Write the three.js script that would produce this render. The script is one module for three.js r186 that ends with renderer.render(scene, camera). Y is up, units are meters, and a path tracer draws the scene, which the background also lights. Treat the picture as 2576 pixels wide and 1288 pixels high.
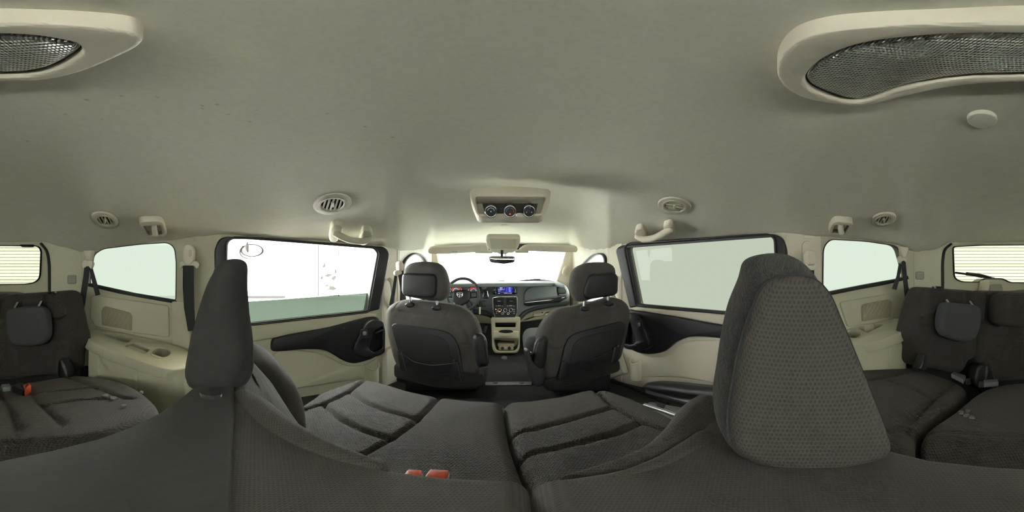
import * as THREE from 'three';
import { mergeGeometries, toCreasedNormals, mergeVertices } from 'three/addons/utils/BufferGeometryUtils.js';

// ---------- camera, daylight, exposure ----------
const K = 1.15, YC = 0.92;                       // metres per layout unit, eye height above the cabin floor
const scene = new THREE.Scene();
const camera = new THREE.PerspectiveCamera(2 * Math.atan(0.5) * 180 / Math.PI, 2, 0.02, 200);
camera.position.set(0, YC, 0);
camera.lookAt(0, YC, -1);
scene.add(camera);
scene.background = new THREE.Color().setRGB(1.0, 1.035, 0.99);   // evenly lit white photo booth all round the van
scene.backgroundIntensity = 1.0;
const renderer = new THREE.WebGLRenderer({ antialias: true });
renderer.toneMapping = THREE.LinearToneMapping;
renderer.toneMappingExposure = 42.0;
renderer.shadowMap.enabled = true;

// ---------- helpers ----------
const F = 1288, CX = 1288, CY = 644, V3 = THREE.Vector3, V2 = THREE.Vector2;
const P = (px, py, d) => new V3((px - CX) / F * d * K, YC - (py - CY) / F * d * K, -d * K);
const S = (px, d) => px / F * d * K;
let seed = 7;
const rnd = () => { seed = (seed * 1664525 + 1013904223) >>> 0; return seed / 4294967296; };
class Plane {                                    // a flat working surface: local metres (a, b) and a height along the normal
  constructor(o, u, n) { this.o = o.clone(); this.n = n.clone().normalize(); this.u = u.clone().addScaledVector(this.n, -u.dot(this.n)).normalize(); this.v = new V3().crossVectors(this.n, this.u); this.m = new THREE.Matrix4().makeBasis(this.u, this.v, this.n).setPosition(this.o); }
  loc(px, py) { const e = camera.position, r = P(px, py, 1).sub(e), t = this.o.clone().sub(e).dot(this.n) / r.dot(this.n); const q = r.multiplyScalar(t).add(e).sub(this.o); return new V2(q.dot(this.u), q.dot(this.v)); }
  pt(a, b, h = 0) { return new V3(a, b, h).applyMatrix4(this.m); }
  at(px, py, h = 0) { const q = this.loc(px, py); return this.pt(q.x, q.y, h); }
}
const face = (d) => new Plane(P(CX, CY, d), new V3(1, 0, 0), new V3(0, 0, 1));
const side = (p1, d1, p2, d2) => { const a = P(p1, CY, d1), b = P(p2, CY, d2), u = b.clone().sub(a); return new Plane(a, u, new V3().crossVectors(u, new V3(0, 1, 0))); };
const level = (h) => new Plane(new V3(0, YC + h * K, 0), new V3(1, 0, 0), new V3(0, 1, 0));   // local a = x, b = distance ahead
const tri = (A, B, C) => { const a = P(...A), b = P(...B), c = P(...C), u = b.clone().sub(a); let n = new V3().crossVectors(u, c.clone().sub(a)); if (n.dot(camera.position.clone().sub(a)) < 0) n.negate(); return new Plane(a, u, n); };
function round(pts, r = 6, seg = 5) {            // rounds the corners of an outline; a third number is that corner's own radius
  const o = [], N = pts.length;
  for (let i = 0; i < N; i++) {
    const p = new V2(pts[i][0], pts[i][1]), a = new V2(...pts[(i + N - 1) % N].slice(0, 2)).sub(p), b = new V2(...pts[(i + 1) % N].slice(0, 2)).sub(p), R = pts[i][2] ?? r;
    const la = Math.min(R, a.length() * 0.48), lb = Math.min(R, b.length() * 0.48);
    if (R <= 0) { o.push([p.x, p.y]); continue; }
    const A = p.clone().addScaledVector(a.normalize(), la), B = p.clone().addScaledVector(b.normalize(), lb);
    for (let k = 0; k <= seg; k++) { const t = k / seg; o.push([(1 - t) ** 2 * A.x + 2 * t * (1 - t) * p.x + t * t * B.x, (1 - t) ** 2 * A.y + 2 * t * (1 - t) * p.y + t * t * B.y]); }
  }
  return o;
}
const curve = (pts, n = 60, closed = true) => new THREE.CatmullRomCurve3(pts.map(p => new V3(p[0], p[1], 0)), closed, 'centripetal').getPoints(n).slice(0, closed ? -1 : undefined).map(p => [p.x, p.y]);
const oval = (cx, cy, rx, ry, rot = 0, n = 40) => Array.from({ length: n }, (_, i) => { const t = i / n * 2 * Math.PI, c = Math.cos(rot), s = Math.sin(rot), x = rx * Math.cos(t), y = ry * Math.sin(t); return [cx + x * c - y * s, cy + x * s + y * c]; });
const box = (x0, y0, x1, y1) => [[x0, y0], [x1, y0], [x1, y1], [x0, y1]];
const path2 = (pl, pts) => { let q = pts.map(p => p.isVector2 ? p : pl.loc(p[0], p[1])); if (THREE.ShapeUtils.area(q) < 0) q = q.reverse(); return q; };
function ext(pl, outline, { t = 0.02, b = 0.003, off = 0, holes = [], seg = 3, crease = 0.7 } = {}) {   // bevelled slab whose face lies at height off above the plane
  const shape = new THREE.Shape(path2(pl, outline));
  for (const h of holes) shape.holes.push(new THREE.Path(path2(pl, h).reverse()));
  const g = new THREE.ExtrudeGeometry(shape, { depth: Math.max(t - 2 * b, 1e-4), bevelEnabled: b > 0, bevelSize: b, bevelThickness: b, bevelOffset: -b, bevelSegments: seg, curveSegments: 6 });
  g.translate(0, 0, off - t + b); g.applyMatrix4(pl.m);
  return toCreasedNormals(g, crease);
}
function sheet(pl, outline, off = 0) { const g = new THREE.ShapeGeometry(new THREE.Shape(path2(pl, outline))); g.translate(0, 0, off); return g.applyMatrix4(pl.m); }
function resample(q, n) {
  const L = [0]; for (let i = 0; i < q.length; i++) L.push(L[i] + q[i].distanceTo(q[(i + 1) % q.length]));
  const out = []; let j = 0;
  for (let i = 0; i < n; i++) { const s = L[q.length] * i / n; while (L[j + 1] < s) j++; out.push(q[j].clone().lerp(q[(j + 1) % q.length], (s - L[j]) / (L[j + 1] - L[j] || 1))); }
  return out;
}
const segDist = (p, a, b) => { const dx = b.x - a.x, dy = b.y - a.y, t = Math.max(0, Math.min(1, ((p.x - a.x) * dx + (p.y - a.y) * dy) / (dx * dx + dy * dy || 1))); return Math.hypot(p.x - a.x - t * dx, p.y - a.y - t * dy); };
function puff(pl, outline, { t = 0.1, r = 0.03, crown = 0.01, off = 0, n = 120, rings = 22, grooves = [], gd = 0.008, gw = 0.008, centre, shapeFn } = {}) {   // upholstered pad: rounded edges, crowned face, stitched grooves
  const q = resample(path2(pl, outline), n), c = centre ? pl.loc(...centre) : q.reduce((s, p) => s.add(p), new V2()).multiplyScalar(1 / n);
  const gl = grooves.map(g => g.map(p => pl.loc(p[0], p[1])));
  const pos = [], uv = [], idx = [];
  const add = (p, z) => { const w = pl.pt(p.x, p.y, z); pos.push(w.x, w.y, w.z); uv.push(p.x + z, p.y + z); };
  const layer = (front) => {
    const base = pos.length / 3;
    for (let i = 0; i <= rings; i++) {
      const rho = Math.sin((1 - i / rings) * Math.PI / 2);
      for (let k = 0; k < n; k++) {
        const p = c.clone().lerp(q[k], rho);
        let dist = i === 0 ? 0 : Infinity;
        if (i) for (let j = 0; j < n; j++) { const e = segDist(p, q[j], q[(j + 1) % n]); if (e < dist) dist = e; }
        const s = Math.min(dist / r, 1), e = Math.sqrt(1 - (1 - s) ** 2);
        let z = front ? off - r + r * e + crown * (1 - rho * rho) : off - t + r - r * e;
        if (front) { for (const g of gl) { let m = Infinity; for (let j = 0; j + 1 < g.length; j++) m = Math.min(m, segDist(p, g[j], g[j + 1])); z -= gd * Math.exp(-((m / gw) ** 2)); } if (shapeFn) z += shapeFn(p); }
        add(p, z);
      }
    }
    for (let i = 0; i < rings; i++) for (let k = 0; k < n; k++) {
      const a = base + i * n + k, b = base + i * n + (k + 1) % n, d = a + n, e = b + n;
      front ? idx.push(a, b, e, a, e, d) : idx.push(a, e, b, a, d, e);
    }
    return base;
  };
  const f = layer(true), bk = layer(false);
  for (let k = 0; k < n; k++) { const a = f + k, b = f + (k + 1) % n, d = bk + k, e = bk + (k + 1) % n; idx.push(a, d, b, b, d, e); }
  const g = new THREE.BufferGeometry();
  g.setAttribute('position', new THREE.Float32BufferAttribute(pos, 3)); g.setAttribute('uv', new THREE.Float32BufferAttribute(uv, 2)); g.setIndex(idx);
  g.computeVertexNormals(); return g;
}
function well(pl, outline, depth, off = 0) {      // open recess: walls and a bottom
  const q = path2(pl, outline), n = q.length, pos = [], uv = [], idx = [];
  for (let k = 0; k < n; k++) for (const z of [off, off - depth]) { const w = pl.pt(q[k].x, q[k].y, z); pos.push(w.x, w.y, w.z); uv.push(q[k].x, z); }
  for (let k = 0; k < n; k++) { const a = 2 * k, b = 2 * ((k + 1) % n); idx.push(a, b, a + 1, b, b + 1, a + 1); }
  const g = new THREE.BufferGeometry(); g.setAttribute('position', new THREE.Float32BufferAttribute(pos, 3)); g.setAttribute('uv', new THREE.Float32BufferAttribute(uv, 2)); g.setIndex(idx); g.computeVertexNormals();
  return mergeGeometries([g.toNonIndexed(), sheet(pl, outline, off - depth).toNonIndexed()]);
}
const tube = (pts, r, { n = 40, k = 10, closed = false } = {}) => new THREE.TubeGeometry(new THREE.CatmullRomCurve3(pts, closed, 'centripetal'), n, r, k, closed);
function rope(pts, radii, n = 40, k = 14, flat = 1) {   // tube of changing thickness with rounded ends
  const c = new THREE.CatmullRomCurve3(pts, false, 'centripetal'), fr = c.computeFrenetFrames(n, false), pos = [], uv = [], idx = [];
  for (let i = 0; i <= n; i++) {
    const t = i / n, x = t * (radii.length - 1), j = Math.min(Math.floor(x), radii.length - 2), cap = Math.min(1, Math.sqrt(Math.max(0, 1 - (1 - Math.min(t, 1 - t) * 14) ** 2)) || (Math.min(t, 1 - t) * 14 >= 1 ? 1 : 0)), R = (radii[j] + (radii[j + 1] - radii[j]) * (x - j)) * (Math.min(t, 1 - t) * 14 >= 1 ? 1 : cap), p = c.getPoint(t);
    for (let m = 0; m < k; m++) { const a = m / k * 2 * Math.PI, w = p.clone().addScaledVector(fr.normals[i], Math.cos(a) * R).addScaledVector(fr.binormals[i], Math.sin(a) * R * flat); pos.push(w.x, w.y, w.z); uv.push(m / k * 2 * Math.PI * R, t * c.getLength()); }
  }
  for (let i = 0; i < n; i++) for (let m = 0; m < k; m++) { const a = i * k + m, b = i * k + (m + 1) % k; idx.push(a, b, a + k, b, b + k, a + k); }
  const g = new THREE.BufferGeometry(); g.setAttribute('position', new THREE.Float32BufferAttribute(pos, 3)); g.setAttribute('uv', new THREE.Float32BufferAttribute(uv, 2)); g.setIndex(idx); g.computeVertexNormals(); return g;
}
function ribbon(pts, w) {                         // outline in pixels of a strip of width w along a line
  const a = [], b = [];
  for (let i = 0; i < pts.length; i++) { const p = pts[Math.max(0, i - 1)], q = pts[Math.min(pts.length - 1, i + 1)], dx = q[0] - p[0], dy = q[1] - p[1], l = Math.hypot(dx, dy) || 1, W = (pts[i][2] ?? w) / 2; a.push([pts[i][0] - dy / l * W, pts[i][1] + dx / l * W]); b.unshift([pts[i][0] + dy / l * W, pts[i][1] - dx / l * W]); }
  return a.concat(b);
}
const disc = (pl, px, py, r, t, off = 0, n = 28, b = 0) => { const q = pl.loc(px, py); return ext(pl, Array.from({ length: n }, (_, i) => new V2(q.x + r * Math.cos(i / n * 2 * Math.PI), q.y + r * Math.sin(i / n * 2 * Math.PI))), { t, b: b || Math.min(t, r) * 0.2, off, seg: 2 }); };
const ringAt = (pl, px, py, r, w, off = 0) => { const q = pl.loc(px, py), g = new THREE.TorusGeometry(r, w, 10, 36); g.translate(q.x, q.y, off); return g.applyMatrix4(pl.m); };
const post = (a, b, r, k = 14) => { const d = b.clone().sub(a), g = new THREE.CylinderGeometry(r, r, d.length(), k); g.applyQuaternion(new THREE.Quaternion().setFromUnitVectors(new V3(0, 1, 0), d.clone().normalize())); return g.translate(...a.clone().add(b).multiplyScalar(0.5).toArray()); };
const merge = (a) => mergeGeometries(a.map(g => g.index ? g.toNonIndexed() : g).map(g => { for (const k of Object.keys(g.attributes)) if (!['position', 'normal', 'uv'].includes(k)) g.deleteAttribute(k); return g; }));

const taken = new Map();
function numbered(n) { const c = taken.get(n) ?? 0; taken.set(n, c + 1); return c ? `${n}_${String(c).padStart(3, '0')}` : n; }
function obj(name, geo, mat, parent, label) {
  const m = new THREE.Mesh(Array.isArray(geo) ? merge(geo) : geo, mat); m.name = name; m.castShadow = m.receiveShadow = true;
  if (label) m.userData.label = label;
  if (parent) parent.add(m);
  return m;
}
const things = [];
function thing(name, label, category, group) { const g = new THREE.Group(); g.name = numbered(name); g.userData = { label, category }; if (group) g.userData.group = group; scene.add(g); things.push(g); return g; }
function struct(name, label, category) { const g = thing(name, label, category); g.userData.kind = 'structure'; return g; }
function structMesh(name, geo, mat, label, category) { const m = obj(numbered(name), geo, mat, scene); m.userData = { label, category, kind: 'structure' }; return m; }
function single(name, geo, mat, label, category, group) { const m = obj(numbered(name), geo, mat, scene); m.userData = { label, category }; if (group) m.userData.group = group; things.push(m); return m; }
function settle() {                               // puts each group's origin at the base of its thing
  for (const g of things) {
    const b = new THREE.Box3().setFromObject(g); if (b.isEmpty()) continue;
    const c = new V3((b.min.x + b.max.x) / 2, b.min.y, (b.min.z + b.max.z) / 2);
    if (g.isMesh) { g.geometry.translate(-c.x, -c.y, -c.z); g.position.copy(c); } else { g.position.copy(c); for (const k of g.children) k.position.sub(c); }
  }
}

// ---------- textures and materials ----------
function tex(n, fn, size, srgb = false) {
  const d = new Uint8Array(n * n * 4);
  for (let y = 0; y < n; y++) for (let x = 0; x < n; x++) { const v = fn(x / n, y / n, x, y), a = Array.isArray(v) ? v : [v, v, v], i = (y * n + x) * 4; for (let c = 0; c < 3; c++) d[i + c] = Math.max(0, Math.min(255, a[c] * 255)); d[i + 3] = 255; }
  const t = new THREE.DataTexture(d, n, n); t.wrapS = t.wrapT = THREE.RepeatWrapping; t.magFilter = THREE.LinearFilter; t.minFilter = THREE.LinearMipmapLinearFilter; t.generateMipmaps = true; if (srgb) t.colorSpace = THREE.SRGBColorSpace; t.repeat.set(1 / size, 1 / size); t.needsUpdate = true; return t;
}
const lattice = (n) => { const g = Array.from({ length: n * n }, rnd); return (u, v) => { const x = u * n, y = v * n, i = Math.floor(x), j = Math.floor(y), fx = x - i, fy = y - j, sx = fx * fx * (3 - 2 * fx), sy = fy * fy * (3 - 2 * fy), G = (a, b) => g[((b % n + n) % n) * n + (a % n + n) % n]; return (G(i, j) * (1 - sx) + G(i + 1, j) * sx) * (1 - sy) + (G(i, j + 1) * (1 - sx) + G(i + 1, j + 1) * sx) * sy; }; };
const n8 = lattice(8), n24 = lattice(24), n64 = lattice(64), n128 = lattice(128);
const meshWeave = tex(256, (u, v) => { const row = Math.floor(v * 16), x = (u * 16 + (row % 2) * 0.5) % 1 - 0.5, y = v * 16 % 1 - 0.5, e = Math.sqrt((x / 0.34) ** 2 + (y / 0.38) ** 2); return 0.25 + 0.6 * Math.min(1, Math.max(0, e - 0.55) * 1.6) + 0.15 * n128(u, v); }, 0.095);
const meshTone = tex(256, (u, v) => { const row = Math.floor(v * 16), x = (u * 16 + (row % 2) * 0.5) % 1 - 0.5, y = v * 16 % 1 - 0.5, e = Math.sqrt((x / 0.34) ** 2 + (y / 0.38) ** 2), k = Math.min(1, Math.max(0, e - 0.55) * 1.6); const s = 0.76 + 0.2 * k + 0.1 * (n64(u, v) - 0.5); return [s, s * 0.985, s * 0.96]; }, 0.095, true);
const plainWeave = tex(256, (u, v) => 0.5 + 0.22 * Math.sin(u * 64 * 2 * Math.PI) * Math.sin(v * 64 * 2 * Math.PI) + 0.4 * (n128(u, v) - 0.5), 0.06);
const fleece = tex(256, (u, v) => 0.35 * n24(u, v) + 0.35 * n64(u, v) + 0.3 * n128(u, v), 0.12);
const wear = tex(256, (u, v) => { const s = 0.9 + 0.08 * (n8(u, v) - 0.5) + 0.06 * (n24(u, v) - 0.5) + 0.1 * (n128(u, v) - 0.5); return [s, s, s]; }, 0.6, true);
const grain = tex(256, (u, v) => 0.5 * n64(u, v) + 0.5 * n128(u, v), 0.05);
const bigger = (t, size) => { const c = t.clone(); c.repeat.set(1 / size, 1 / size); c.needsUpdate = true; return c; };
const lin = (r, g, b) => new THREE.Color().setRGB(r, g, b);
const mat = (c, rough, o = {}) => new THREE.MeshPhysicalMaterial({ color: c, roughness: rough, ...o });
const M = {
  headliner: mat(lin(0.80, 0.765, 0.635), 0.95, { bumpMap: plainWeave, bumpScale: 0.0006 }),
  beige: mat(lin(0.50, 0.475, 0.35), 0.62, { bumpMap: grain, bumpScale: 0.0002 }),
  beigeWarm: mat(lin(0.66, 0.60, 0.49), 0.6, { bumpMap: grain, bumpScale: 0.0002 }),
  fabric: mat(lin(0.054, 0.048, 0.043), 0.95, { map: meshTone, bumpMap: meshWeave, bumpScale: 0.0011, sheen: 0.5, sheenRoughness: 0.6, sheenColor: lin(0.1, 0.095, 0.09) }),
  cushionCloth: mat(lin(0.064, 0.056, 0.050), 0.95, { map: bigger(meshTone, 0.16), bumpMap: bigger(meshWeave, 0.16), bumpScale: 0.004, sheen: 0.5, sheenRoughness: 0.6, sheenColor: lin(0.1, 0.095, 0.09) }),
  fabricPlain: mat(lin(0.034, 0.032, 0.029), 0.93, { map: wear, bumpMap: plainWeave, bumpScale: 0.00025, sheen: 0.35, sheenColor: lin(0.1, 0.095, 0.09) }),
  seatClothLit: mat(lin(0.105, 0.096, 0.089), 0.93, { map: wear, bumpMap: plainWeave, bumpScale: 0.00025, sheen: 0.35, sheenColor: lin(0.1, 0.095, 0.09) }),  // plain cloth lightened in colour to offset weak light on the front seats
  fabricGrey: mat(lin(0.062, 0.064, 0.064), 0.9, { bumpMap: plainWeave, bumpScale: 0.0004, sheen: 0.3, sheenColor: lin(0.1, 0.1, 0.1) }),
  fuzz: mat(lin(0.036, 0.034, 0.031), 1, { map: wear, bumpMap: fleece, bumpScale: 0.005, sheen: 0.8, sheenColor: lin(0.12, 0.11, 0.1) }),
  carpet: mat(lin(0.022, 0.022, 0.024), 1, { map: wear, bumpMap: fleece, bumpScale: 0.004 }),
  black: mat(lin(0.010, 0.010, 0.012), 0.45, { bumpMap: grain, bumpScale: 0.0002 }),
  blackSatin: mat(lin(0.013, 0.013, 0.015), 0.35, { bumpMap: grain, bumpScale: 0.0003 }),
  leather: mat(lin(0.012, 0.012, 0.013), 0.38, { bumpMap: grain, bumpScale: 0.0006 }),
  rubber: mat(lin(0.008, 0.008, 0.009), 0.6),
  dash: mat(lin(0.15, 0.165, 0.17), 0.6, { bumpMap: grain, bumpScale: 0.0003 }),
  dashDark: mat(lin(0.03, 0.034, 0.037), 0.5, { bumpMap: grain, bumpScale: 0.0003 }),
  gloss: mat(lin(0.02, 0.02, 0.022), 0.12, { clearcoat: 1, clearcoatRoughness: 0.05 }),
  chrome: mat(lin(0.78, 0.78, 0.8), 0.18, { metalness: 1 }),
  steel: mat(lin(0.4, 0.41, 0.42), 0.35, { metalness: 0.9 }),
  belt: mat(lin(0.018, 0.019, 0.022), 0.7, { bumpMap: plainWeave, bumpScale: 0.0004 }),
  orange: mat(lin(0.75, 0.075, 0.012), 0.4),
  greyPlastic: mat(lin(0.13, 0.14, 0.135), 0.5, { bumpMap: grain, bumpScale: 0.0002 }),
  shieldGrey: mat(lin(0.035, 0.036, 0.04), 0.4, { bumpMap: grain, bumpScale: 0.0002 }),
  lampLens: mat(lin(0.42, 0.42, 0.4), 0.16, { metalness: 0.75 }),
  boothWhite: mat(lin(0.93, 0.93, 0.92), 0.9),
  glass: mat(lin(0.97, 0.99, 0.97), 0, { transmission: 1, thickness: 0, ior: 1.45 }),
  screenGlass: mat(lin(0.26, 0.275, 0.268), 0, { transmission: 1, thickness: 0, ior: 1.45, specularIntensity: 0.3 }),
  tint: mat(lin(0.0175, 0.0195, 0.017), 0, { transmission: 1, thickness: 0, ior: 1.45, specularIntensity: 0.08 }),
  tintLight: mat(lin(0.034, 0.035, 0.03), 0, { transmission: 1, thickness: 0, ior: 1.45, specularIntensity: 0.08 }),
  tintDeep: mat(lin(0.0125, 0.0135, 0.0112), 0, { transmission: 1, thickness: 0, ior: 1.45, specularIntensity: 0.08 }),
};

// ---------- the cabin shell ----------
const HF = -YC / K;                               // the floor, in layout units below the eye
const rim = [[-900, 610, 2.35], [0, 610, 2.35], [105, 609, 2.35], [160, 622, 2.37], [205, 634, 2.41], [235, 630, 2.44], [300, 617, 2.49], [430, 605, 2.6], [500, 595, 2.63], [560, 590, 2.66], [760, 604, 2.9], [950, 617, 3.16], [985, 626, 3.3], [1015, 633, 3.7], [1050, 630, 4.1], [1085, 621, 4.3], [1150, 616, 4.3], [1288, 614, 4.3], [1420, 616, 4.3], [1450, 621, 4.3], [1490, 630, 3.95], [1525, 627, 3.5], [1560, 614, 3.25], [1760, 600, 2.85], [1960, 586, 2.5], [2065, 595, 2.46], [2160, 603, 2.43], [2250, 614, 2.41], [2300, 634, 2.4], [2345, 630, 2.37], [2395, 611, 2.35], [2576, 609, 2.35], [3500, 610, 2.35]];
const planLine = [[-900, 2.35], [128, 2.35], [205, 2.41], [445, 2.62], [555, 2.66], [965, 3.2], [1003, 3.35], [1092, 4.5], [1435, 4.5], [1530, 3.4], [1560, 3.25], [1975, 2.48], [2065, 2.46], [2300, 2.4], [2370, 2.35], [3500, 2.35]];
function wallD(px) { let i = 0; while (i < planLine.length - 2 && planLine[i + 1][0] < px) i++; const [p, da] = planLine[i], [q, db] = planLine[i + 1], xa = (p - CX) / F * da, xb = (q - CX) / F * db, s = (px - CX) / F; return (xa * db - xb * da) / ((xa - xb) + s * (db - da)); }
function rimAt(px) { let i = 0; while (i < rim.length - 2 && rim[i + 1][0] < px) i++; const a = rim[i], b = rim[i + 1], t = Math.max(0, Math.min(1, (px - a[0]) / (b[0] - a[0]))), s = t * t * (3 - 2 * t), d = wallD(px); return [(CY - (a[1] + (b[1] - a[1]) * s)) / F * d, d]; }
const ventSpots = [[836, 511, 49, 26, -0.12], [1697, 516, 42, 21.5, 0.13], [263, 551, 35, 18, 0.25], [2223, 550, 32, 17, -0.22]];
const HC = 0.52;                                  // ceiling above the eye overhead
const soft = new Map();
function rimSoft(px) {                            // the rim averaged along the cabin: the headliner is smooth away from the windows
  const i = Math.floor(px / 40), at = (k) => { if (!soft.has(k)) { let h = 0, d = 0, w = 0; for (let j = -16; j <= 16; j++) { const g = Math.exp(-((j / 8) ** 2)), r = rimAt(k * 40 + j * 25); h += r[0] * g; d += r[1] * g; w += g; } soft.set(k, [h / w, d / w]); } return soft.get(k); };
  const A = at(i), B = at(i + 1), t = px / 40 - i; return [A[0] + (B[0] - A[0]) * t, A[1] + (B[1] - A[1]) * t];
}
function ceilH(x, d, lip = 0) {                            // height of the headliner above the eye: a shallow dome that rolls down to the window tops
  if (d <= 0.02) return HC;
  const px = CX + Math.max(-1.5, Math.min(1.5, x / d)) * F, L = rimAt(px), G = rimSoft(px), e = Math.max(0, Math.min(1, (d / L[1] - 0.55) / 0.42)), w = e * e * (3 - 2 * e);
  const hw = G[0] + (L[0] - G[0]) * w, dw = G[1] + (L[1] - G[1]) * w, q = Math.min(d / dw, 1);
  const dome = 1 - Math.pow(q, 1.9), roll = 0.16 * (1 - Math.pow(q, 9));
  return hw + (HC - hw) * (dome * 0.84 + roll) + (px > 950 && px < 1575 ? 0 : lip) * Math.max(0, d - L[1] - 0.04);   // outside the walls the roof edge turns up
}
function ceilPoint(px, py) { const s = (px - CX) / F, t = (CY - py) / F; let a = 0.05, b = 4.4; for (let i = 0; i < 60; i++) { const m = (a + b) / 2; ceilH(s * m, m) > t * m ? a = m : b = m; } return a; }
function ceilPlane(px, py) {                      // the tangent plane of the headliner where that pixel meets it
  const d = ceilPoint(px, py), x = (px - CX) / F * d, e = 0.06, W = (xx, dd) => new V3(xx * K, YC + ceilH(xx, dd) * K, -dd * K);
  const ux = W(x + e, d).sub(W(x - e, d)), ud = W(x, d + e).sub(W(x, d - e));
  let n = new V3().crossVectors(ux, ud); if (n.y > 0) n.negate();
  return new Plane(W(x, d), new V3(1, 0, 0), n);
}
{
  const nx = 300, nd = 320, x0 = -2.85, x1 = 2.85, d0 = -1.1, d1 = 4.75, pos = [], uv = [], idx = [];
  for (const lift of [0, 0.05]) for (let j = 0; j <= nd; j++) for (let i = 0; i <= nx; i++) { const x = x0 + (x1 - x0) * i / nx, d = d0 + (d1 - d0) * j / nd; pos.push(x * K, YC + ceilH(x, d, 1.6) * K + lift, -d * K); uv.push(x * K, d * K); }
  const w = nx + 1, off = w * (nd + 1);
  const cutOut = (x, d) => { if (d < 0.3) return false; const px = CX + x / d * F, py = CY - ceilH(x, d) / d * F; return ventSpots.some(([cx, cy, rx, ry, rot]) => { const c = Math.cos(rot), s = Math.sin(rot), u = ((px - cx) * c + (py - cy) * s) / rx, v = (-(px - cx) * s + (py - cy) * c) / ry; return u * u + v * v < 0.52; }); };   // openings behind the round vents
  for (let j = 0; j < nd; j++) for (let i = 0; i < nx; i++) { const a = j * w + i; if (cutOut(x0 + (x1 - x0) * (i + 0.5) / nx, d0 + (d1 - d0) * (j + 0.5) / nd)) continue; idx.push(a, a + w + 1, a + 1, a, a + w, a + w + 1, a + off, a + off + 1, a + off + w + 1, a + off, a + off + w + 1, a + off + w); }
  const g = new THREE.BufferGeometry(); g.setAttribute('position', new THREE.Float32BufferAttribute(pos, 3)); g.setAttribute('uv', new THREE.Float32BufferAttribute(uv, 2)); g.setIndex(idx); g.computeVertexNormals();
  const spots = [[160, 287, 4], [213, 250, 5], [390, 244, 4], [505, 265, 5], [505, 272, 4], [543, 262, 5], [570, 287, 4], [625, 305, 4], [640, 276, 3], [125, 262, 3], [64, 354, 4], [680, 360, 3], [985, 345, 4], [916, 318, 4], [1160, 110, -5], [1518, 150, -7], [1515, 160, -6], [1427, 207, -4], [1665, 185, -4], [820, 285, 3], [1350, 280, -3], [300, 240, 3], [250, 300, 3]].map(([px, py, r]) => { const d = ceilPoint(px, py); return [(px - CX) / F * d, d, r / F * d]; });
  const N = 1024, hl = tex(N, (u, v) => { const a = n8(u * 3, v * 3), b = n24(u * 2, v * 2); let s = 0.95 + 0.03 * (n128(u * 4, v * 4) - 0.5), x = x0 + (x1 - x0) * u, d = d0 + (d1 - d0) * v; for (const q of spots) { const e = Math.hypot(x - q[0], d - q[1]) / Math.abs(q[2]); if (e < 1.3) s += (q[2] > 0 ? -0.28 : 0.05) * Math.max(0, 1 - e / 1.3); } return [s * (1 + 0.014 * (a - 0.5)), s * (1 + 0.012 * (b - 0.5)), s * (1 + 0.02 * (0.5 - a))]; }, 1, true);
  hl.repeat.set(1 / ((x1 - x0) * K), 1 / ((d1 - d0) * K)); hl.offset.set(-x0 / (x1 - x0), -d0 / (d1 - d0)); M.headliner.map = hl;
  structMesh('ceiling', g, M.headliner, 'grey beige cloth headliner curving down to the window tops', 'ceiling');
}
structMesh('floor', ext(level(HF), [[-2.85, -1.1], [2.85, -1.1], [2.85, 4.75], [-2.85, 4.75]].map(p => new V2(p[0] * K, p[1] * K)), { t: 0.06, b: 0.002 }), M.carpet, 'charcoal carpeted cabin floor', 'floor');

const panel = (parent, name, pl, out, holes, m, o = {}) => obj(name, ext(pl, out, { t: 0.05, b: 0.004, holes, ...o }), m, parent);
const pocketCurve = (a) => round(a, 8);

// rear hatch, seen in two halves beyond the third row
const winL = round([[-260, 614], [97, 618, 10], [105, 630], [102, 700, 14], [88, 712, 12], [66, 716], [-260, 719]], 8);
const winR = round([[2396, 620, 8], [2470, 616], [2860, 613], [2860, 714], [2539, 712, 10], [2523, 702, 8], [2475, 702, 8], [2465, 711, 8], [2417, 710, 14], [2399, 700, 12]], 6);
for (const [n, win, x0, x1, lab] of [['wall_rear', winL, -380, 128, 'beige rear hatch trim around the window with a plain straight lower edge'], ['wall_rear', winR, 2370, 2960, 'beige rear hatch trim around the window with a notched lower edge']]) {
  const g = struct(n, lab, 'wall'), f = face(2.35);
  panel(g, 'hatch_panel', f, [[x0, 560], [x1, 560], [x1, 1100], [x0, 1100]], [win], M.beige);
  obj('window_seal', ext(f, win, { t: 0.012, b: 0.001, off: 0.004, holes: [inset(win, 2.2)] }), M.rubber, g, 'black rubber window seal');
  obj('window_glass', sheet(f, win, -0.02), M.tintLight, g);
  const sx = x1 === 128 ? [[104, 612], [118, 630], [124, 655], [126, 735], [126, 1090]] : [[2392, 613], [2376, 628], [2371, 650], [2370, 720], [2370, 1090]];
  obj('hatch_seal', ext(f, ribbon(curve(sx, 30, false), 4.5), { t: 0.014, b: 0.004, off: 0.01 }), M.rubber, g, 'black hatch gap seal');
}
function inset(out, px) {                         // a smaller outline, each point moved inwards by px
  const n = out.length, A = THREE.ShapeUtils.area(out.map(p => new V2(...p))) > 0 ? 1 : -1;
  return out.map((p, i) => { const a = out[(i + n - 1) % n], b = out[(i + 1) % n], dx = b[0] - a[0], dy = b[1] - a[1], l = Math.hypot(dx, dy) || 1; return [p[0] - dy / l * px * A, p[1] + dx / l * px * A]; });
}
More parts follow.
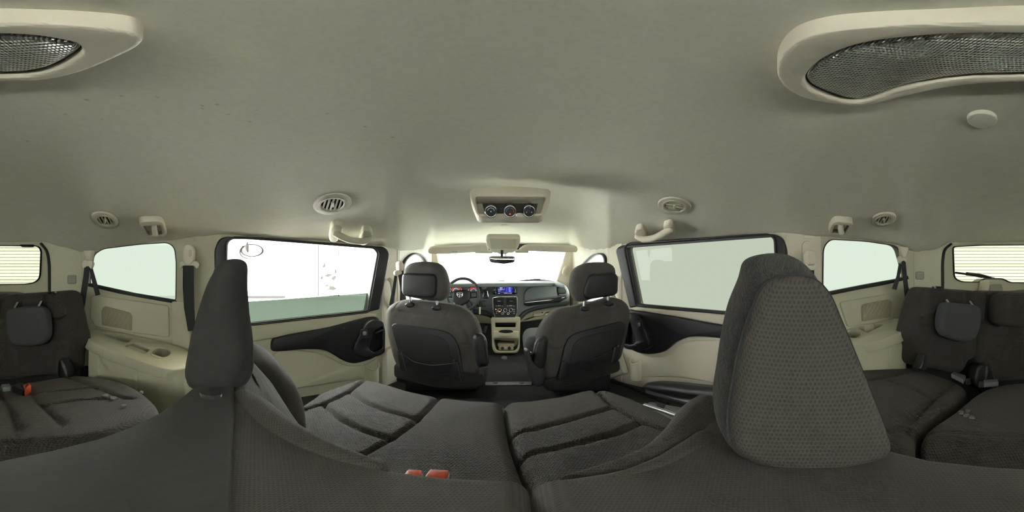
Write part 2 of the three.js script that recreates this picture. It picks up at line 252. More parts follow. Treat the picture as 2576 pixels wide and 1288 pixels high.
// pillars and quarter panels
function quarter(name, lab, pl, out, win, drop, gl = M.tint) {
  const g = struct(name, lab, 'wall');
  panel(g, 'quarter_panel', pl, out, [win], M.beige);
  obj('window_seal', ext(pl, win, { t: 0.012, b: 0.001, off: 0.004, holes: [inset(win, 2)] }), M.rubber, g, 'black rubber window seal');
  obj('window_glass', sheet(pl, win, -0.02), gl, g);
  obj('lower_seal', ext(pl, ribbon(curve(drop, 24, false), 8), { t: 0.02, b: 0.006, off: 0.012 }), M.rubber, g, 'thick black lower window seal');
  return g;
}
const plDL = side(128, 2.35, 205, 2.41), plQL = side(205, 2.41, 445, 2.62), plCL = side(445, 2.62, 555, 2.66), plSL = side(555, 2.66, 965, 3.2), plBL = side(965, 3.2, 1003, 3.35), plFL = side(1003, 3.35, 1092, 4.5);
const plDR = side(2300, 2.4, 2370, 2.35), plQR = side(2065, 2.46, 2300, 2.4), plCR = side(1975, 2.48, 2065, 2.46), plSR = side(1560, 3.25, 1975, 2.48), plBR = side(1530, 3.4, 1560, 3.25), plFR = side(1435, 4.5, 1530, 3.4);
const quarterWinL = round([[236, 640, 10], [258, 625, 12], [348, 614, 20], [422, 609, 12], [440, 622, 14], [444, 660], [443, 756, 6], [340, 739], [226, 714, 6], [228, 690]], 10);
const quarterWinR = round([[2069, 700], [2070, 622, 16], [2088, 601, 14], [2180, 606, 20], [2252, 617, 12], [2262, 628, 10], [2281, 694, 10], [2275, 700, 8], [2180, 717], [2098, 733, 10], [2069, 738]], 8);
const wl = quarter('wall_left', 'beige quarter trim panel beside the seat with an orange belt buckle', plQL, [[205, 560], [446, 560], [446, 1150], [205, 1150]], quarterWinL, [[222, 716], [300, 734], [380, 749], [444, 760]]);
const wr = quarter('wall_right', 'beige quarter trim panel partly behind the large fuzzy headrest', plQR, [[2064, 560], [2300, 560], [2300, 1150], [2064, 1150]], quarterWinR, [[2283, 698], [2230, 711], [2160, 724], [2085, 739]]);
for (const [g, pl, shape, grille] of [[wl, plQL, [[228, 745], [240, 742, 6], [425, 768, 10], [427, 850, 10], [330, 836], [240, 822, 10], [226, 800]], [[256, 778, 8], [264, 769, 6], [328, 786, 8], [333, 794, 6], [332, 831, 3], [257, 817, 3]]], [wr, plQR, [[2110, 760], [2270, 732, 8], [2276, 800, 20], [2240, 808], [2130, 822]], [[2163, 769, 5], [2170, 764, 5], [2232, 752, 6], [2239, 759, 6], [2237, 797, 4], [2165, 808, 4]]]]) {
  obj('armrest_insert', ext(pl, round(shape, 8), { t: 0.02, b: 0.007, off: 0.012 }), M.beige, g);
  obj('speaker_grille', ext(pl, round(grille, 5), { t: 0.02, b: 0.003, off: 0.018 }), mat(lin(0.34, 0.31, 0.23), 0.8, { bumpMap: meshWeave, bumpScale: 0.002 }), g, 'tan speaker grille with crossed lines');
  const q = grille, gx = [];
  for (let i = 0; i < 7; i++) { const a = i / 6, lx = Math.min(q[0][0], q[3][0]) + 6, rx = Math.max(q[0][0], q[3][0]) - 6; gx.push(ext(pl, ribbon([[lx + (rx - lx) * a, q[2][1] + 2 + (g === wl ? -10 + 12 * a : 12 - 12 * a)], [lx + (rx - lx) * Math.max(0, a - 0.3), q[4][1] - 6 + (g === wl ? -16 + 16 * a : 12 - 14 * a)]], 0.9), { t: 0.004, b: 0, off: 0.0195 })); }
  obj('grille_lines', gx, mat(lin(0.42, 0.39, 0.29), 0.8), g);
}
const trim = (lab, pl, out, o = {}, m = M.beige) => { const t = struct('trim', lab, 'trim'); t.name = 'trim_' + (++trimCount); panel(t, 'cover', pl, out, [], m, o); return t; };
let trimCount = 0;
const dl = trim('curved beige corner pillar beside the rear seat with the grey slatted vent', plDL, [[127, 560], [206, 560], [206, 1150], [127, 1150]]);
const dr = trim('curved beige corner pillar beside the rear seat nearest the wiper', plDR, [[2299, 560], [2371, 560], [2371, 1150], [2299, 1150]]);
for (const [g, pl, x0, y0, x1, y1] of [[dl, plDL, 170, 692, 192, 714], [dr, plDR, 2303, 683, 2324, 703]]) {
  obj('vent_recess', ext(pl, round(box(x0, y0, x1, y1), 4), { t: 0.004, b: 0.001, off: 0.003 }), M.greyPlastic, g, 'grey slatted air grille');
  for (let i = 0; i < 8; i++) obj('vent_slat', ext(pl, box(x0 + 1.5, y0 + 1.3 + i * (y1 - y0 - 2) / 8, x1 - 1.5, y0 + 2.5 + i * (y1 - y0 - 2) / 8), { t: 0.006, b: 0.001, off: 0.008 }), M.beige, g);
}
const cl = trim('beige pillar with a seat belt adjuster beside the narrow headrest', plCL, [[444, 560], [557, 560], [557, 1150], [444, 1150]]);
const cr = trim('beige pillar behind the large fuzzy headrest', plCR, [[1973, 560], [2066, 560], [2066, 1150], [1973, 1150]], {}, M.beigeWarm);
obj('lower_cover', ext(plCL, round([[437, 757], [476, 759], [486, 880], [490, 900], [437, 886]], 5), { t: 0.03, b: 0.006, off: 0.03 }), M.beige, cl);
obj('airbag_badge', ext(plCL, round(box(462, 598, 490, 608), 5), { t: 0.006, b: 0.002, off: 0.005 }), M.beige, cl, 'small oval embossed badge');
obj('airbag_badge', ext(plCR, round(box(2021, 592, 2046, 601), 5), { t: 0.006, b: 0.002, off: 0.005 }), M.beigeWarm, cr, 'small oval embossed badge');
obj('belt_slot', ext(plCR, round([[2017, 612], [2030, 604], [2042, 612], [2044, 690], [2017, 690]], 8), { t: 0.006, b: 0.002, off: 0.006 }), M.beigeWarm, cr);
const bl = trim('beige pillar between the sliding door and the steering wheel side front door', plBL, [[962, 590], [1006, 590], [1006, 1010], [962, 1010]], {}, M.beigeWarm);
const br = trim('beige pillar between the sliding door and the glovebox side front door', plBR, [[1527, 590], [1563, 590], [1563, 1010], [1527, 1010]], {}, M.beigeWarm);
obj('pillar_foot', ext(plBL, round([[960, 880], [1003, 860], [1003, 985], [960, 985]], 6), { t: 0.05, b: 0.01, off: 0.045 }), M.beigeWarm, bl);
obj('pillar_foot', ext(plBR, round([[1528, 860], [1563, 880], [1582, 940], [1548, 950], [1528, 960]], 6), { t: 0.05, b: 0.01, off: 0.045 }), M.beigeWarm, br);
obj('grab_handle', rope([plBL.at(974, 700, 0.012), plBL.at(972, 712, 0.05), plBL.at(974, 745, 0.055), plBL.at(984, 778, 0.012)], [0.014, 0.017, 0.017, 0.014], 30, 12), M.beigeWarm, bl);
obj('grab_handle', rope([plBR.at(1550, 694, 0.012), plBR.at(1554, 706, 0.05), plBR.at(1556, 735, 0.055), plBR.at(1558, 768, 0.012)], [0.014, 0.017, 0.017, 0.014], 30, 12), M.beigeWarm, br);

// front doors with their arched windows
for (const [n, pl, win, out, lab] of [['wall_front', plFL, round([[1006, 800], [1009, 660, 20], [1030, 638, 14], [1050, 636, 10], [1068, 648, 10], [1084, 690, 8], [1086, 735], [1050, 765]], 8), [[1001, 590], [1094, 590], [1094, 990], [1001, 990]], 'front door side behind the steering wheel headrest with arched window'], ['wall_front', plFR, round([[1526, 800], [1528, 650, 16], [1520, 637, 10], [1498, 637, 14], [1470, 660, 20], [1442, 700, 8], [1444, 735], [1480, 762]], 8), [[1432, 590], [1531, 590], [1531, 990], [1432, 990]], 'front door side behind the passenger headrest with arched window']]) {
  const g = struct(n, lab, 'wall');
  panel(g, 'door_panel', pl, out, [win], M.beigeWarm);
  obj('window_frame', ext(pl, win, { t: 0.03, b: 0.004, off: 0.02, holes: [inset(win, 4)] }), M.rubber, g, 'black window frame');
  obj('window_glass', sheet(pl, win, -0.02), M.screenGlass, g);
}
// sliding doors
function slidingDoor(n, lab, pl, out, outer, inner, m) {
  const g = struct(n, lab, 'door');
  panel(g, 'door_panel', pl, out, [inset(inner, -1)], m);
  obj('window_frame', ext(pl, outer, { t: 0.05, b: 0.008, off: 0.022, holes: [inner] }), M.blackSatin, g, 'black window frame');
  const mid = inner.map((p, i) => p);
  obj('weather_seal', ext(pl, inset(inner, -7), { t: 0.012, b: 0.0025, off: 0.03, holes: [inset(inner, -4)] }), M.rubber, g, 'black rubber weather seal');
  return g;
}
const innL = round([[573, 612, 8], [583, 602, 8], [622, 602, 0], [938, 626, 6], [946, 637, 6], [920, 780, 3], [642, 810, 0], [569, 817]], 6);
const outL = round([[540, 628, 10], [550, 602, 10], [567, 595, 12], [966, 621, 10], [978, 638, 12], [952, 778, 4], [922, 785, 2], [642, 815, 0], [566, 823], [541, 810]], 8);
const d1 = slidingDoor('door_1', 'sliding door with half lowered window beside the steering wheel side seat', plSL, [[553, 550], [967, 560], [967, 1010], [553, 1130]], outL, innL, M.beige);
obj('window_glass', sheet(plSL, [[560, 763], [700, 754.5], [950, 736], [950, 800], [560, 840]], -0.03), mat(lin(0.0088, 0.0112, 0.009), 0, { transmission: 1, thickness: 0, specularIntensity: 0.08 }), d1, 'green tinted pane wound partly down');
const innR = round([[1581, 624, 8], [1592, 616, 8], [1938, 594, 8], [1949, 602, 10], [1958, 800], [1829, 783, 0], [1609, 764, 4]], 6);
const outR = round([[1552, 628, 10], [1566, 617, 10], [1950, 588, 14], [1973, 600, 12], [1979, 625, 10], [1988, 808], [1829, 789, 0], [1607, 770, 3], [1588, 774, 4]], 8);
const d2 = slidingDoor('door_2', 'sliding door with closed tinted window beside the folded armrest', plSR, [[1558, 560], [1977, 545], [1977, 1150], [1558, 1010]], outR, innR, M.beigeWarm);
obj('window_glass', sheet(plSR, inset(innR, -3), -0.03), M.tintDeep, d2, 'green tinted pane');
const ledge = (g, pl, o, m) => obj('window_ledge', ext(pl, round(o, 4), { t: 0.05, b: 0.012, off: 0.03 }), m, g);
ledge(d1, plSL, [[560, 826], [642, 816], [922, 787], [944, 789], [944, 797], [800, 828], [642, 857], [560, 866]], M.beige);
ledge(d2, plSR, [[1590, 775], [1608, 771], [1829, 790], [1980, 806], [1980, 850], [1821, 816], [1628, 783], [1590, 781]], M.beigeWarm);
const armL = curve([[680, 868], [684, 853], [700, 845], [820, 822], [936, 795], [950, 803], [954, 840], [952, 884], [938, 897], [912, 907], [884, 912], [862, 906], [840, 893], [815, 880], [770, 877], [690, 882], [682, 880]], 90);
const armR = curve([[1588, 779], [1608, 780], [1628, 783], [1725, 798], [1821, 817], [1900, 832], [1900, 862], [1816, 849], [1760, 845], [1733, 848], [1706, 859], [1674, 883], [1650, 889], [1628, 889], [1596, 878], [1588, 865]], 90);
obj('armrest_panel', ext(plSL, armL, { t: 0.05, b: 0.012, off: 0.04, seg: 4 }), M.black, d1, 'black sweeping armrest panel');
obj('armrest_panel', ext(plSR, armR, { t: 0.05, b: 0.012, off: 0.04, seg: 4 }), M.black, d2, 'black sweeping armrest panel');
for (const [g, pl, pod, hole, bars, sw, cup, m] of [
  [d1, plSL, [[874, 880, 16], [908, 812, 14], [928, 800, 10], [952, 806, 6], [957, 830], [956, 882, 6], [940, 892, 12], [900, 895, 16]], [[914, 874, 10], [929, 828, 8], [951, 817, 3], [950, 871, 4], [930, 882, 6]], [[[930, 834], [954, 825]], [[916, 884], [934, 884], [954, 874]]], [895, 825, 912, 848], [[914, 936], [922, 918, 14], [936, 908, 14], [947, 920, 10], [950, 946], [914, 950]], M.beige],
  [d2, plSR, [[1584, 786, 6], [1604, 784, 8], [1626, 796, 12], [1650, 846, 16], [1654, 870, 14], [1630, 880, 14], [1592, 874, 10], [1581, 862, 6]], [[1589, 797, 4], [1602, 800, 8], [1620, 858, 10], [1606, 865, 8], [1590, 860, 4]], [[[1586, 804], [1605, 809]], [[1581, 858], [1600, 867], [1622, 866]]], [1623, 804, 1637, 828], [[1590, 910], [1598, 892, 14], [1612, 890, 14], [1620, 912, 10], [1620, 940], [1590, 938]], M.beigeWarm]]) {
  const p = obj('armrest_pod', ext(pl, round(pod, 8), { t: 0.07, b: 0.006, off: 0.09, seg: 4, holes: [round(hole, 6)] }), M.blackSatin, g, 'raised black armrest pod');
  obj('pocket', well(pl, round(hole, 6), 0.06, 0.075), M.black, p);
  for (const b of bars) obj('pocket_edge', tube(b.map(q => pl.at(q[0], q[1], 0.092)), 0.006, { n: 12, k: 8 }), M.blackSatin, p);
  const s = obj('window_switch', ext(pl, round(box(...sw), 4), { t: 0.02, b: 0.004, off: 0.098 }), M.black, p);
  obj('switch_rocker', ext(pl, round([[sw[0] + 4, sw[1] + 5], [sw[2] - 4, sw[1] + 4], [sw[2] - 4, sw[3] - 9], [sw[0] + 4, sw[3] - 8]], 3), { t: 0.014, b: 0.004, off: 0.106 }), M.greyPlastic, s);
  obj('lower_relief', ext(pl, g === d1 ? curve([[690, 890], [780, 884], [830, 900], [870, 918], [920, 916], [948, 902], [948, 940], [860, 960], [760, 975], [700, 985]], 70) : curve([[1596, 884], [1640, 897], [1690, 888], [1720, 862], [1780, 855], [1900, 868], [1900, 1000], [1800, 965], [1700, 948], [1600, 940]], 70), { t: 0.03, b: 0.012, off: 0.014, seg: 4 }), m, g);
  const cx = (cup[0][0] + cup[4][0]) / 2, w = S(Math.abs(cup[4][0] - cup[0][0]) / 2, 3.1), c0 = pl.at(cx, cup[5][1] - 14, 0.0), pts = [];
  for (let i = 0; i <= 16; i++) { const a = i / 16 * Math.PI; pts.push(c0.clone().addScaledVector(pl.u, Math.cos(a) * w).addScaledVector(pl.n, 0.015 + Math.sin(a) * w * 1.25)); }
  const hgt = S(30, 3.1), ps = [], ix = [];
  pts.forEach((q, i) => { for (const dy of [hgt * 0.35, -hgt]) ps.push(q.x, q.y + dy + (dy > 0 ? (1 - Math.sin(i / 16 * Math.PI)) * hgt * 0.45 : 0), q.z); });
  for (let i = 0; i < 16; i++) { const a = 2 * i; ix.push(a, a + 2, a + 1, a + 2, a + 3, a + 1); }
  const cg = new THREE.BufferGeometry(); cg.setAttribute('position', new THREE.Float32BufferAttribute(ps, 3)); cg.setAttribute('uv', new THREE.Float32BufferAttribute(new Float32Array(ps.length / 3 * 2), 2)); cg.setIndex(ix); cg.computeVertexNormals();
  const rimPts = pts.map((q, i) => q.clone().setY(q.y + hgt * 0.35 + (1 - Math.sin(i / 16 * Math.PI)) * hgt * 0.45));
  obj('bottle_pocket', [cg, tube(rimPts, 0.005, { n: 30, k: 8 })], m, g);
}
// windscreen, scuttle and bulkhead
{
  const g = struct('window_1', 'windscreen above the dashboard', 'windscreen');
  const f = face(4.5), win = round([[1088, 638, 6], [1262, 626], [1428, 634, 6], [1399, 712, 6], [1112, 714, 6]], 6);
  panel(g, 'surround', f, [[1060, 560], [1470, 560], [1470, 960], [1060, 960]], [win], M.dashDark);
  obj('windscreen_seal', ext(f, win, { t: 0.02, b: 0.001, off: 0.006, holes: [inset(win, 1.3)] }), M.rubber, g, 'thin black windscreen edge');
  obj('windscreen_glass', sheet(f, win, -0.02), M.screenGlass, g);
  const pr = trim('beige windscreen pillar with grip beside the passenger vent', face(4.42), round([[1424, 632], [1452, 634], [1474, 645], [1446, 694], [1434, 728], [1434, 790], [1428, 790], [1424, 726], [1398, 713]], 4), { t: 0.05, b: 0.012 }, M.beigeWarm);
  obj('grip', rope([[1424, 668], [1417, 676], [1414, 688], [1420, 694]].map(p => face(4.42).at(p[0] + 4, p[1], 0.02)), [0.012, 0.018, 0.018, 0.012], 24, 10), M.beigeWarm, pr);
  trim('beige windscreen pillar half hidden by the steering wheel side headrest', face(4.42), round([[1096, 632], [1072, 634], [1058, 645], [1078, 690], [1088, 730], [1088, 790], [1112, 790], [1112, 714], [1118, 712]], 4), { t: 0.05, b: 0.012 }, M.beigeWarm);
  for (const [a, b, c] of [[[1195, 710], [1250, 709], [1300, 709.5]], [[1285, 710], [1340, 705], [1400, 708]]]) {
    const w = thing('windscreen_wiper', a[0] < 1200 ? 'black wiper resting low behind the centre screen' : 'black wiper rising towards the passenger windscreen pillar', 'wiper');
    obj('wiper_blade', tube([a, b, c].map(p => P(p[0], p[1] - 0.5, 4.62)), 0.009, { n: 20, k: 6 }), M.rubber, w);
    obj('wiper_arm', tube([[a[0] + 35, a[1] + 2], b, [b[0] + 20, b[1] - 1]].map(p => P(p[0], p[1] - 1.5, 4.66)), 0.007, { n: 16, k: 6 }), M.black, w);
    obj('wiper_pivot', post(P(a[0] + 35, a[1] + 1, 4.66), P(a[0] + 35, a[1] + 6, 4.53), 0.012), M.black, w);
  }
}
// the rest of the shell, outside the picture: plain side walls, and a back wall with an added window for light
{
  const W = (a, b) => { const u = b.clone().sub(a); return new Plane(a, u, new V3().crossVectors(u, new V3(0, 1, 0))); };
  const c = (x, d) => new V3(x * K, 0, -d * K);
  for (const [n, a, b] of [['wall_side', c(-2.75, -1.0), c(-2.75, 2.4)], ['wall_side', c(2.75, 2.4), c(2.75, -1.0)], ['wall_back', c(2.75, -1.0), c(-2.75, -1.0)]]) {
    const pl = W(a, b), L = a.distanceTo(b), top = YC + 0.62 * K, g = struct(n, n === 'wall_back' ? 'back wall of the cabin with an added window band for fill light' : (a.x < 0 ? 'plain end wall beside the rear hatch with plain window' : 'plain end wall beside the rear hatch with notched window'), 'wall');
    const R = (x0, y0, x1, y1) => [new V2(x0, y0), new V2(x1, y0), new V2(x1, y1), new V2(x0, y1)], hole = R(0.9, YC + 0.15, L - 0.9, YC + 0.265);
    const glazed = n === 'wall_back';
    obj('panel', ext(pl, R(-0.08, 0, L + 0.08, top), { t: 0.05, b: 0.004, holes: glazed ? [hole] : [] }), M.beige, g);
    if (glazed) obj('window_glass', sheet(pl, hole, -0.02), M.glass, g);  // added, unseen window; its size sets the fill light in the cabin
  }
}
// the booth outside
{
  const wall = struct('wall_booth', 'white booth wall seen through the half lowered window', 'wall'), f = face(16);
  obj('wall_board', ext(f, [[480, 420], [800, 420], [800, 745], [480, 752]], { t: 0.1, b: 0.01 }), M.boothWhite, wall);
  obj('wall_board', ext(f, [[852, 420], [1060, 420], [1060, 738], [852, 742]], { t: 0.1, b: 0.01 }), M.boothWhite, wall);
  obj('wall_board', ext(f, [[798, 420], [854, 420], [854, 613], [798, 613]], { t: 0.1, b: 0.01 }), M.boothWhite, wall);
  obj('skirting', ext(f, [[560, 744], [719, 744], [719, 750], [560, 750]], { t: 0.06, b: 0.01, off: 0.08 }), mat(lin(0.0185, 0.0183, 0.0172), 0.8, { specularIntensity: 0 }), wall, 'grey skirting strip');
  for (const x of [799.6, 851.4]) obj('door_jamb', ext(f, box(x, 612, x + 1.6, 745), { t: 0.04, b: 0, off: 0.02 }), mat(lin(0.016, 0.016, 0.0152), 0.8, { specularIntensity: 0 }), wall, 'grey door jamb line');
  obj('door_head', ext(f, box(799.6, 611.4, 853, 613), { t: 0.04, b: 0, off: 0.02 }), mat(lin(0.018, 0.018, 0.0172), 0.8, { specularIntensity: 0 }), wall, 'grey door head line');
  const smudge = tex(256, (u, v) => { const k = Math.min(1, Math.max(0, n8(u, v) * 0.8 + n24(u, v) * 0.35 + n64(u, v) * 0.15 - 0.74) * 2.6), s = 0.97 - k * 0.72; return [s, s * 0.985, s * 0.95]; }, 2.2, true);
  const door = struct('door_3', 'grubby white booth door seen through the half lowered window', 'door');
  obj('door_leaf', ext(f, [[801.6, 614], [850.6, 614], [850.6, 742], [801.6, 744]], { t: 0.08, b: 0.01, off: -0.05 }), mat(lin(0.9, 0.89, 0.86), 0.85, { map: smudge }), door);
  obj('door_gap', ext(f, [[799.5, 612], [852.5, 612], [852.5, 744], [799.5, 745]], { t: 0.02, b: 0, off: -0.09 }), M.rubber, door, 'dark gap round the door');
  for (const [x, y, a, b2] of [[826, 692, 9, 4], [838, 700, 5, 7], [815, 668, 4, 5], [834, 726, 11, 5], [822, 718, 5, 3], [843, 684, 3, 5], [808, 700, 2.5, 6]]) obj('stain', ext(f, curve(Array.from({ length: 9 }, (_, i) => { const t = i / 9 * 2 * Math.PI, q = 0.6 + 0.8 * rnd(); return [x + Math.cos(t) * a * q, y + Math.sin(t) * b2 * q]; }), 30), { t: 0.004, b: 0, off: -0.046 }), mat(lin(0.0190, 0.0183, 0.0168), 0.9, { specularIntensity: 0 }), door, 'grey brown stain');
  obj('door_closer', ext(f, box(832, 615, 850, 621), { t: 0.08, b: 0.01, off: 0.03 }), mat(lin(0.6, 0.6, 0.58), 0.6), door);
  obj('door_handle', ext(f, round(box(803, 680, 809, 688), 2), { t: 0.06, b: 0.01, off: 0.03 }), M.steel, door);
  structMesh('floor_booth', ext(level(-1.32), [[-14, 4.9], [0, 4.9], [0, 17], [-14, 17]].map(p => new V2(p[0] * K, p[1] * K)), { t: 0.05, b: 0 }), mat(lin(0.8, 0.8, 0.77), 0.9), 'pale booth floor below the half lowered window', 'floor');
  for (const [x0, x1, lab] of [[-420, 180, 'cream roller shutter behind the rear window with a plain lower edge'], [2340, 3000, 'cream roller shutter behind the rear window with the wiper']]) {
    const sh = thing('roller_shutter', lab, 'shutter'), fs = face(9.5), tones = [[0.80, 0.78, 0.70], [0.85, 0.83, 0.75], [0.72, 0.70, 0.62]].map(c => mat(lin(...c), 0.7));
    for (let i = 0; i < 18; i++) obj('slat', ext(fs, box(x0, 600 + i * 8, x1, 607.2 + i * 8), { t: 0.03, b: 0.008, off: (i % 2) * 0.004, seg: 2 }), tones[[0, 1, 0, 2, 1][i % 5]], sh);
    obj('backing', ext(fs, box(x0, 598, x1, 750), { t: 0.02, b: 0, off: -0.03 }), mat(lin(0.3, 0.29, 0.25), 0.9), sh);
  }
}

// ---------- front seats ----------
function net(pl, out, off, nx, ny) {             // stretched map pocket: crossing elastic threads
  const q = [];                                  // out: [top-left..top-right], [bottom-left..bottom-right] polylines
  const [T, B] = out, at = (L, t) => { const x = t * (L.length - 1), i = Math.min(Math.floor(x), L.length - 2), f = x - i; return [L[i][0] + (L[i + 1][0] - L[i][0]) * f, L[i][1] + (L[i + 1][1] - L[i][1]) * f]; };
  const pt = (s, t) => { const a = at(T, s), b = at(B, s), bul = Math.sin(Math.PI * s) * 0.02 * (1 - t * 0.5); return pl.at(a[0] + (b[0] - a[0]) * t, a[1] + (b[1] - a[1]) * t, off + bul); };
  for (let i = 0; i <= nx; i++) { const l = [], m = []; for (let k = 0; k <= 6; k++) { const t = k / 6; l.push(pt(Math.min(1, Math.max(0, i / nx + 0.06 * t)), t)); m.push(pt(Math.min(1, Math.max(0, i / nx - 0.06 * t)), t)); } q.push(new THREE.TubeGeometry(new THREE.CatmullRomCurve3(l), 6, 0.0016, 4), new THREE.TubeGeometry(new THREE.CatmullRomCurve3(m), 6, 0.0016, 4)); }
  for (let j = 0; j <= ny; j++) { const l = []; for (let k = 0; k <= 10; k++) l.push(pt(k / 10, j / ny)); q.push(new THREE.TubeGeometry(new THREE.CatmullRomCurve3(l), 14, j === 0 ? 0.005 : 0.0016, 5)); }
  return q;
}
function frontSeat(lab, o) {
  const g = thing('front_seat', lab, 'seat', 'front seats'), d = o.d, f = o.pl;
  obj('seat_base', ext(f, round(o.base, 10), { t: 0.10, b: 0.02, off: 0.02, seg: 4 }), M.fuzz, g, 'carpeted lower seat back');
  obj('backrest', puff(f, curve(o.back, 80), { t: 0.14, r: 0.045, crown: 0.012, off: 0.0, n: 140, rings: 26, grooves: o.seams, gd: 0.006, gw: 0.005 }), M.seatClothLit, g);
  obj('seat_mount', ext(f, round(o.mount, 6), { t: 0.3, b: 0.01, off: -0.06 }), M.black, g);
  obj('side_shield', ext(f, round(o.shield, 8), { t: 0.10, b: 0.015, off: 0.012 }), M.shieldGrey, g, 'grey plastic hinge cover');
  const p = obj('back_panel', ext(f, round(o.panel, 14), { t: 0.03, b: 0.008, off: 0.026, seg: 4 }), M.black, g, 'black plastic back panel');
  obj('pocket_recess', ext(f, round(o.recess, 12), { t: 0.01, b: 0.003, off: 0.029 }), M.rubber, p);
  for (const s of o.strips) obj('pocket_strip', ext(f, round(s, 5), { t: 0.02, b: 0.006, off: 0.042 }), M.black, p);
  for (const h of o.hooks) obj('bag_hook', [disc(f, h[0], h[1], 0.008, 0.02, 0.055), post(f.at(h[0], h[1], 0.05), f.at(h[0] + h[2] * 4, h[1] + 3, 0.05), 0.005)], M.blackSatin, p);
  const nt = obj('net_pocket', net(f, o.net, 0.036, 34, 9), M.belt, p, 'black elastic net map pocket');
  const hr = obj('headrest', puff(f, curve(o.head, 70), { t: 0.11, r: 0.04, crown: 0.012, off: 0.03, n: 110, rings: 20 }), M.seatClothLit, g);
  obj('headrest_pad', puff(f, round(o.pad, 9), { t: 0.06, r: 0.016, crown: 0.006, off: 0.058, n: 100, rings: 16 }), M.leather, hr, 'black vinyl inner pad');
  for (const q of o.posts) { obj('headrest_post', post(f.at(q[0], q[1], -0.02), f.at(q[2], q[3], -0.02), 0.008), M.steel, hr); obj('post_collar', ext(f, oval(q[2], q[3] + 2, 11.5, 6.5), { t: 0.035, b: 0.008, off: 0.012 }), M.blackSatin, hr); }
  obj('armrest', puff(side(o.ap[0], d + o.ap[1], o.ap[2], d + o.ap[3]), curve(o.arm, 60), { t: 0.09, r: 0.03, crown: 0.008, off: 0.03, n: 90, rings: 16, grooves: o.armSeam, gd: 0.004, gw: 0.004 }), M.leather, g, 'black vinyl folded armrest');
  return g;
}
const dseat = frontSeat('charcoal front seat behind the steering wheel with net map pocket', {
  d: 2.9, pl: side(960, 2.96, 1230, 2.86),
  base: [[992, 914], [992, 948], [1050, 964], [1096, 974], [1186, 980], [1219, 968], [1219, 940]],
  back: [[969, 780], [982, 766], [1009, 756], [1070, 760], [1134, 768], [1162, 777], [1190, 803], [1204, 838], [1208, 880], [1208, 925], [1196, 958], [1130, 956], [1060, 945], [1000, 930], [990, 915], [980, 884], [968, 828], [966, 795]],
  seams: [[[1009, 755], [997, 766], [994, 779], [1055, 790], [1121, 801], [1127, 785], [1134, 769]], [[994, 779], [972, 792]], [[1121, 801], [1160, 815], [1178, 845], [1184, 880]], [[966, 828], [984, 832]], [[1160, 868], [1208, 872]]],
  panel: [[987, 820, 8], [994, 812, 8], [1123, 831, 22], [1147, 848, 22], [1159, 882], [1170, 960, 4], [1147, 957, 3], [1012, 929, 4], [1005, 884]],
  recess: [[1008, 832, 14], [1110, 844, 20], [1132, 862], [1144, 950], [1026, 930], [1018, 890]],
  strips: [[[1004, 878], [1018, 881], [1029, 934], [1012, 929]], [[1142, 902], [1157, 905], [1166, 958], [1147, 956]]],
  hooks: [[1011, 880, 1], [1148, 905, 1]],
  net: [[[1020, 889], [1050, 908], [1096, 916], [1143, 912]], [[1027, 932], [1060, 942], [1100, 950], [1149, 954]]],
  head: [[1016, 700], [1018, 676], [1034, 662], [1076, 659], [1104, 665], [1118, 681], [1127, 713], [1126, 741], [1112, 756], [1090, 756], [1028, 746], [1017, 738]],
  pad: [[1018, 691], [1026, 686], [1099, 688, 12], [1105, 700], [1103, 742, 10], [1090, 749, 14], [1026, 745, 12], [1017, 735]],
  posts: [[1028, 742, 1031, 765], [1096, 748, 1098, 773]],
  ap: [1185, -0.03, 1232, 0.0], arm: [[1190, 848], [1196, 839], [1215, 841], [1223, 853], [1227, 885], [1229, 912], [1224, 921], [1204, 923], [1198, 914], [1192, 880]], armSeam: [[[1193, 848], [1218, 850], [1224, 885], [1226, 915]]],
  mount: [[1010, 940], [1190, 965], [1190, 990], [1010, 990]],
  shield: [[1206, 922], [1221, 922], [1221, 950], [1215, 970], [1192, 976], [1196, 955]],
});
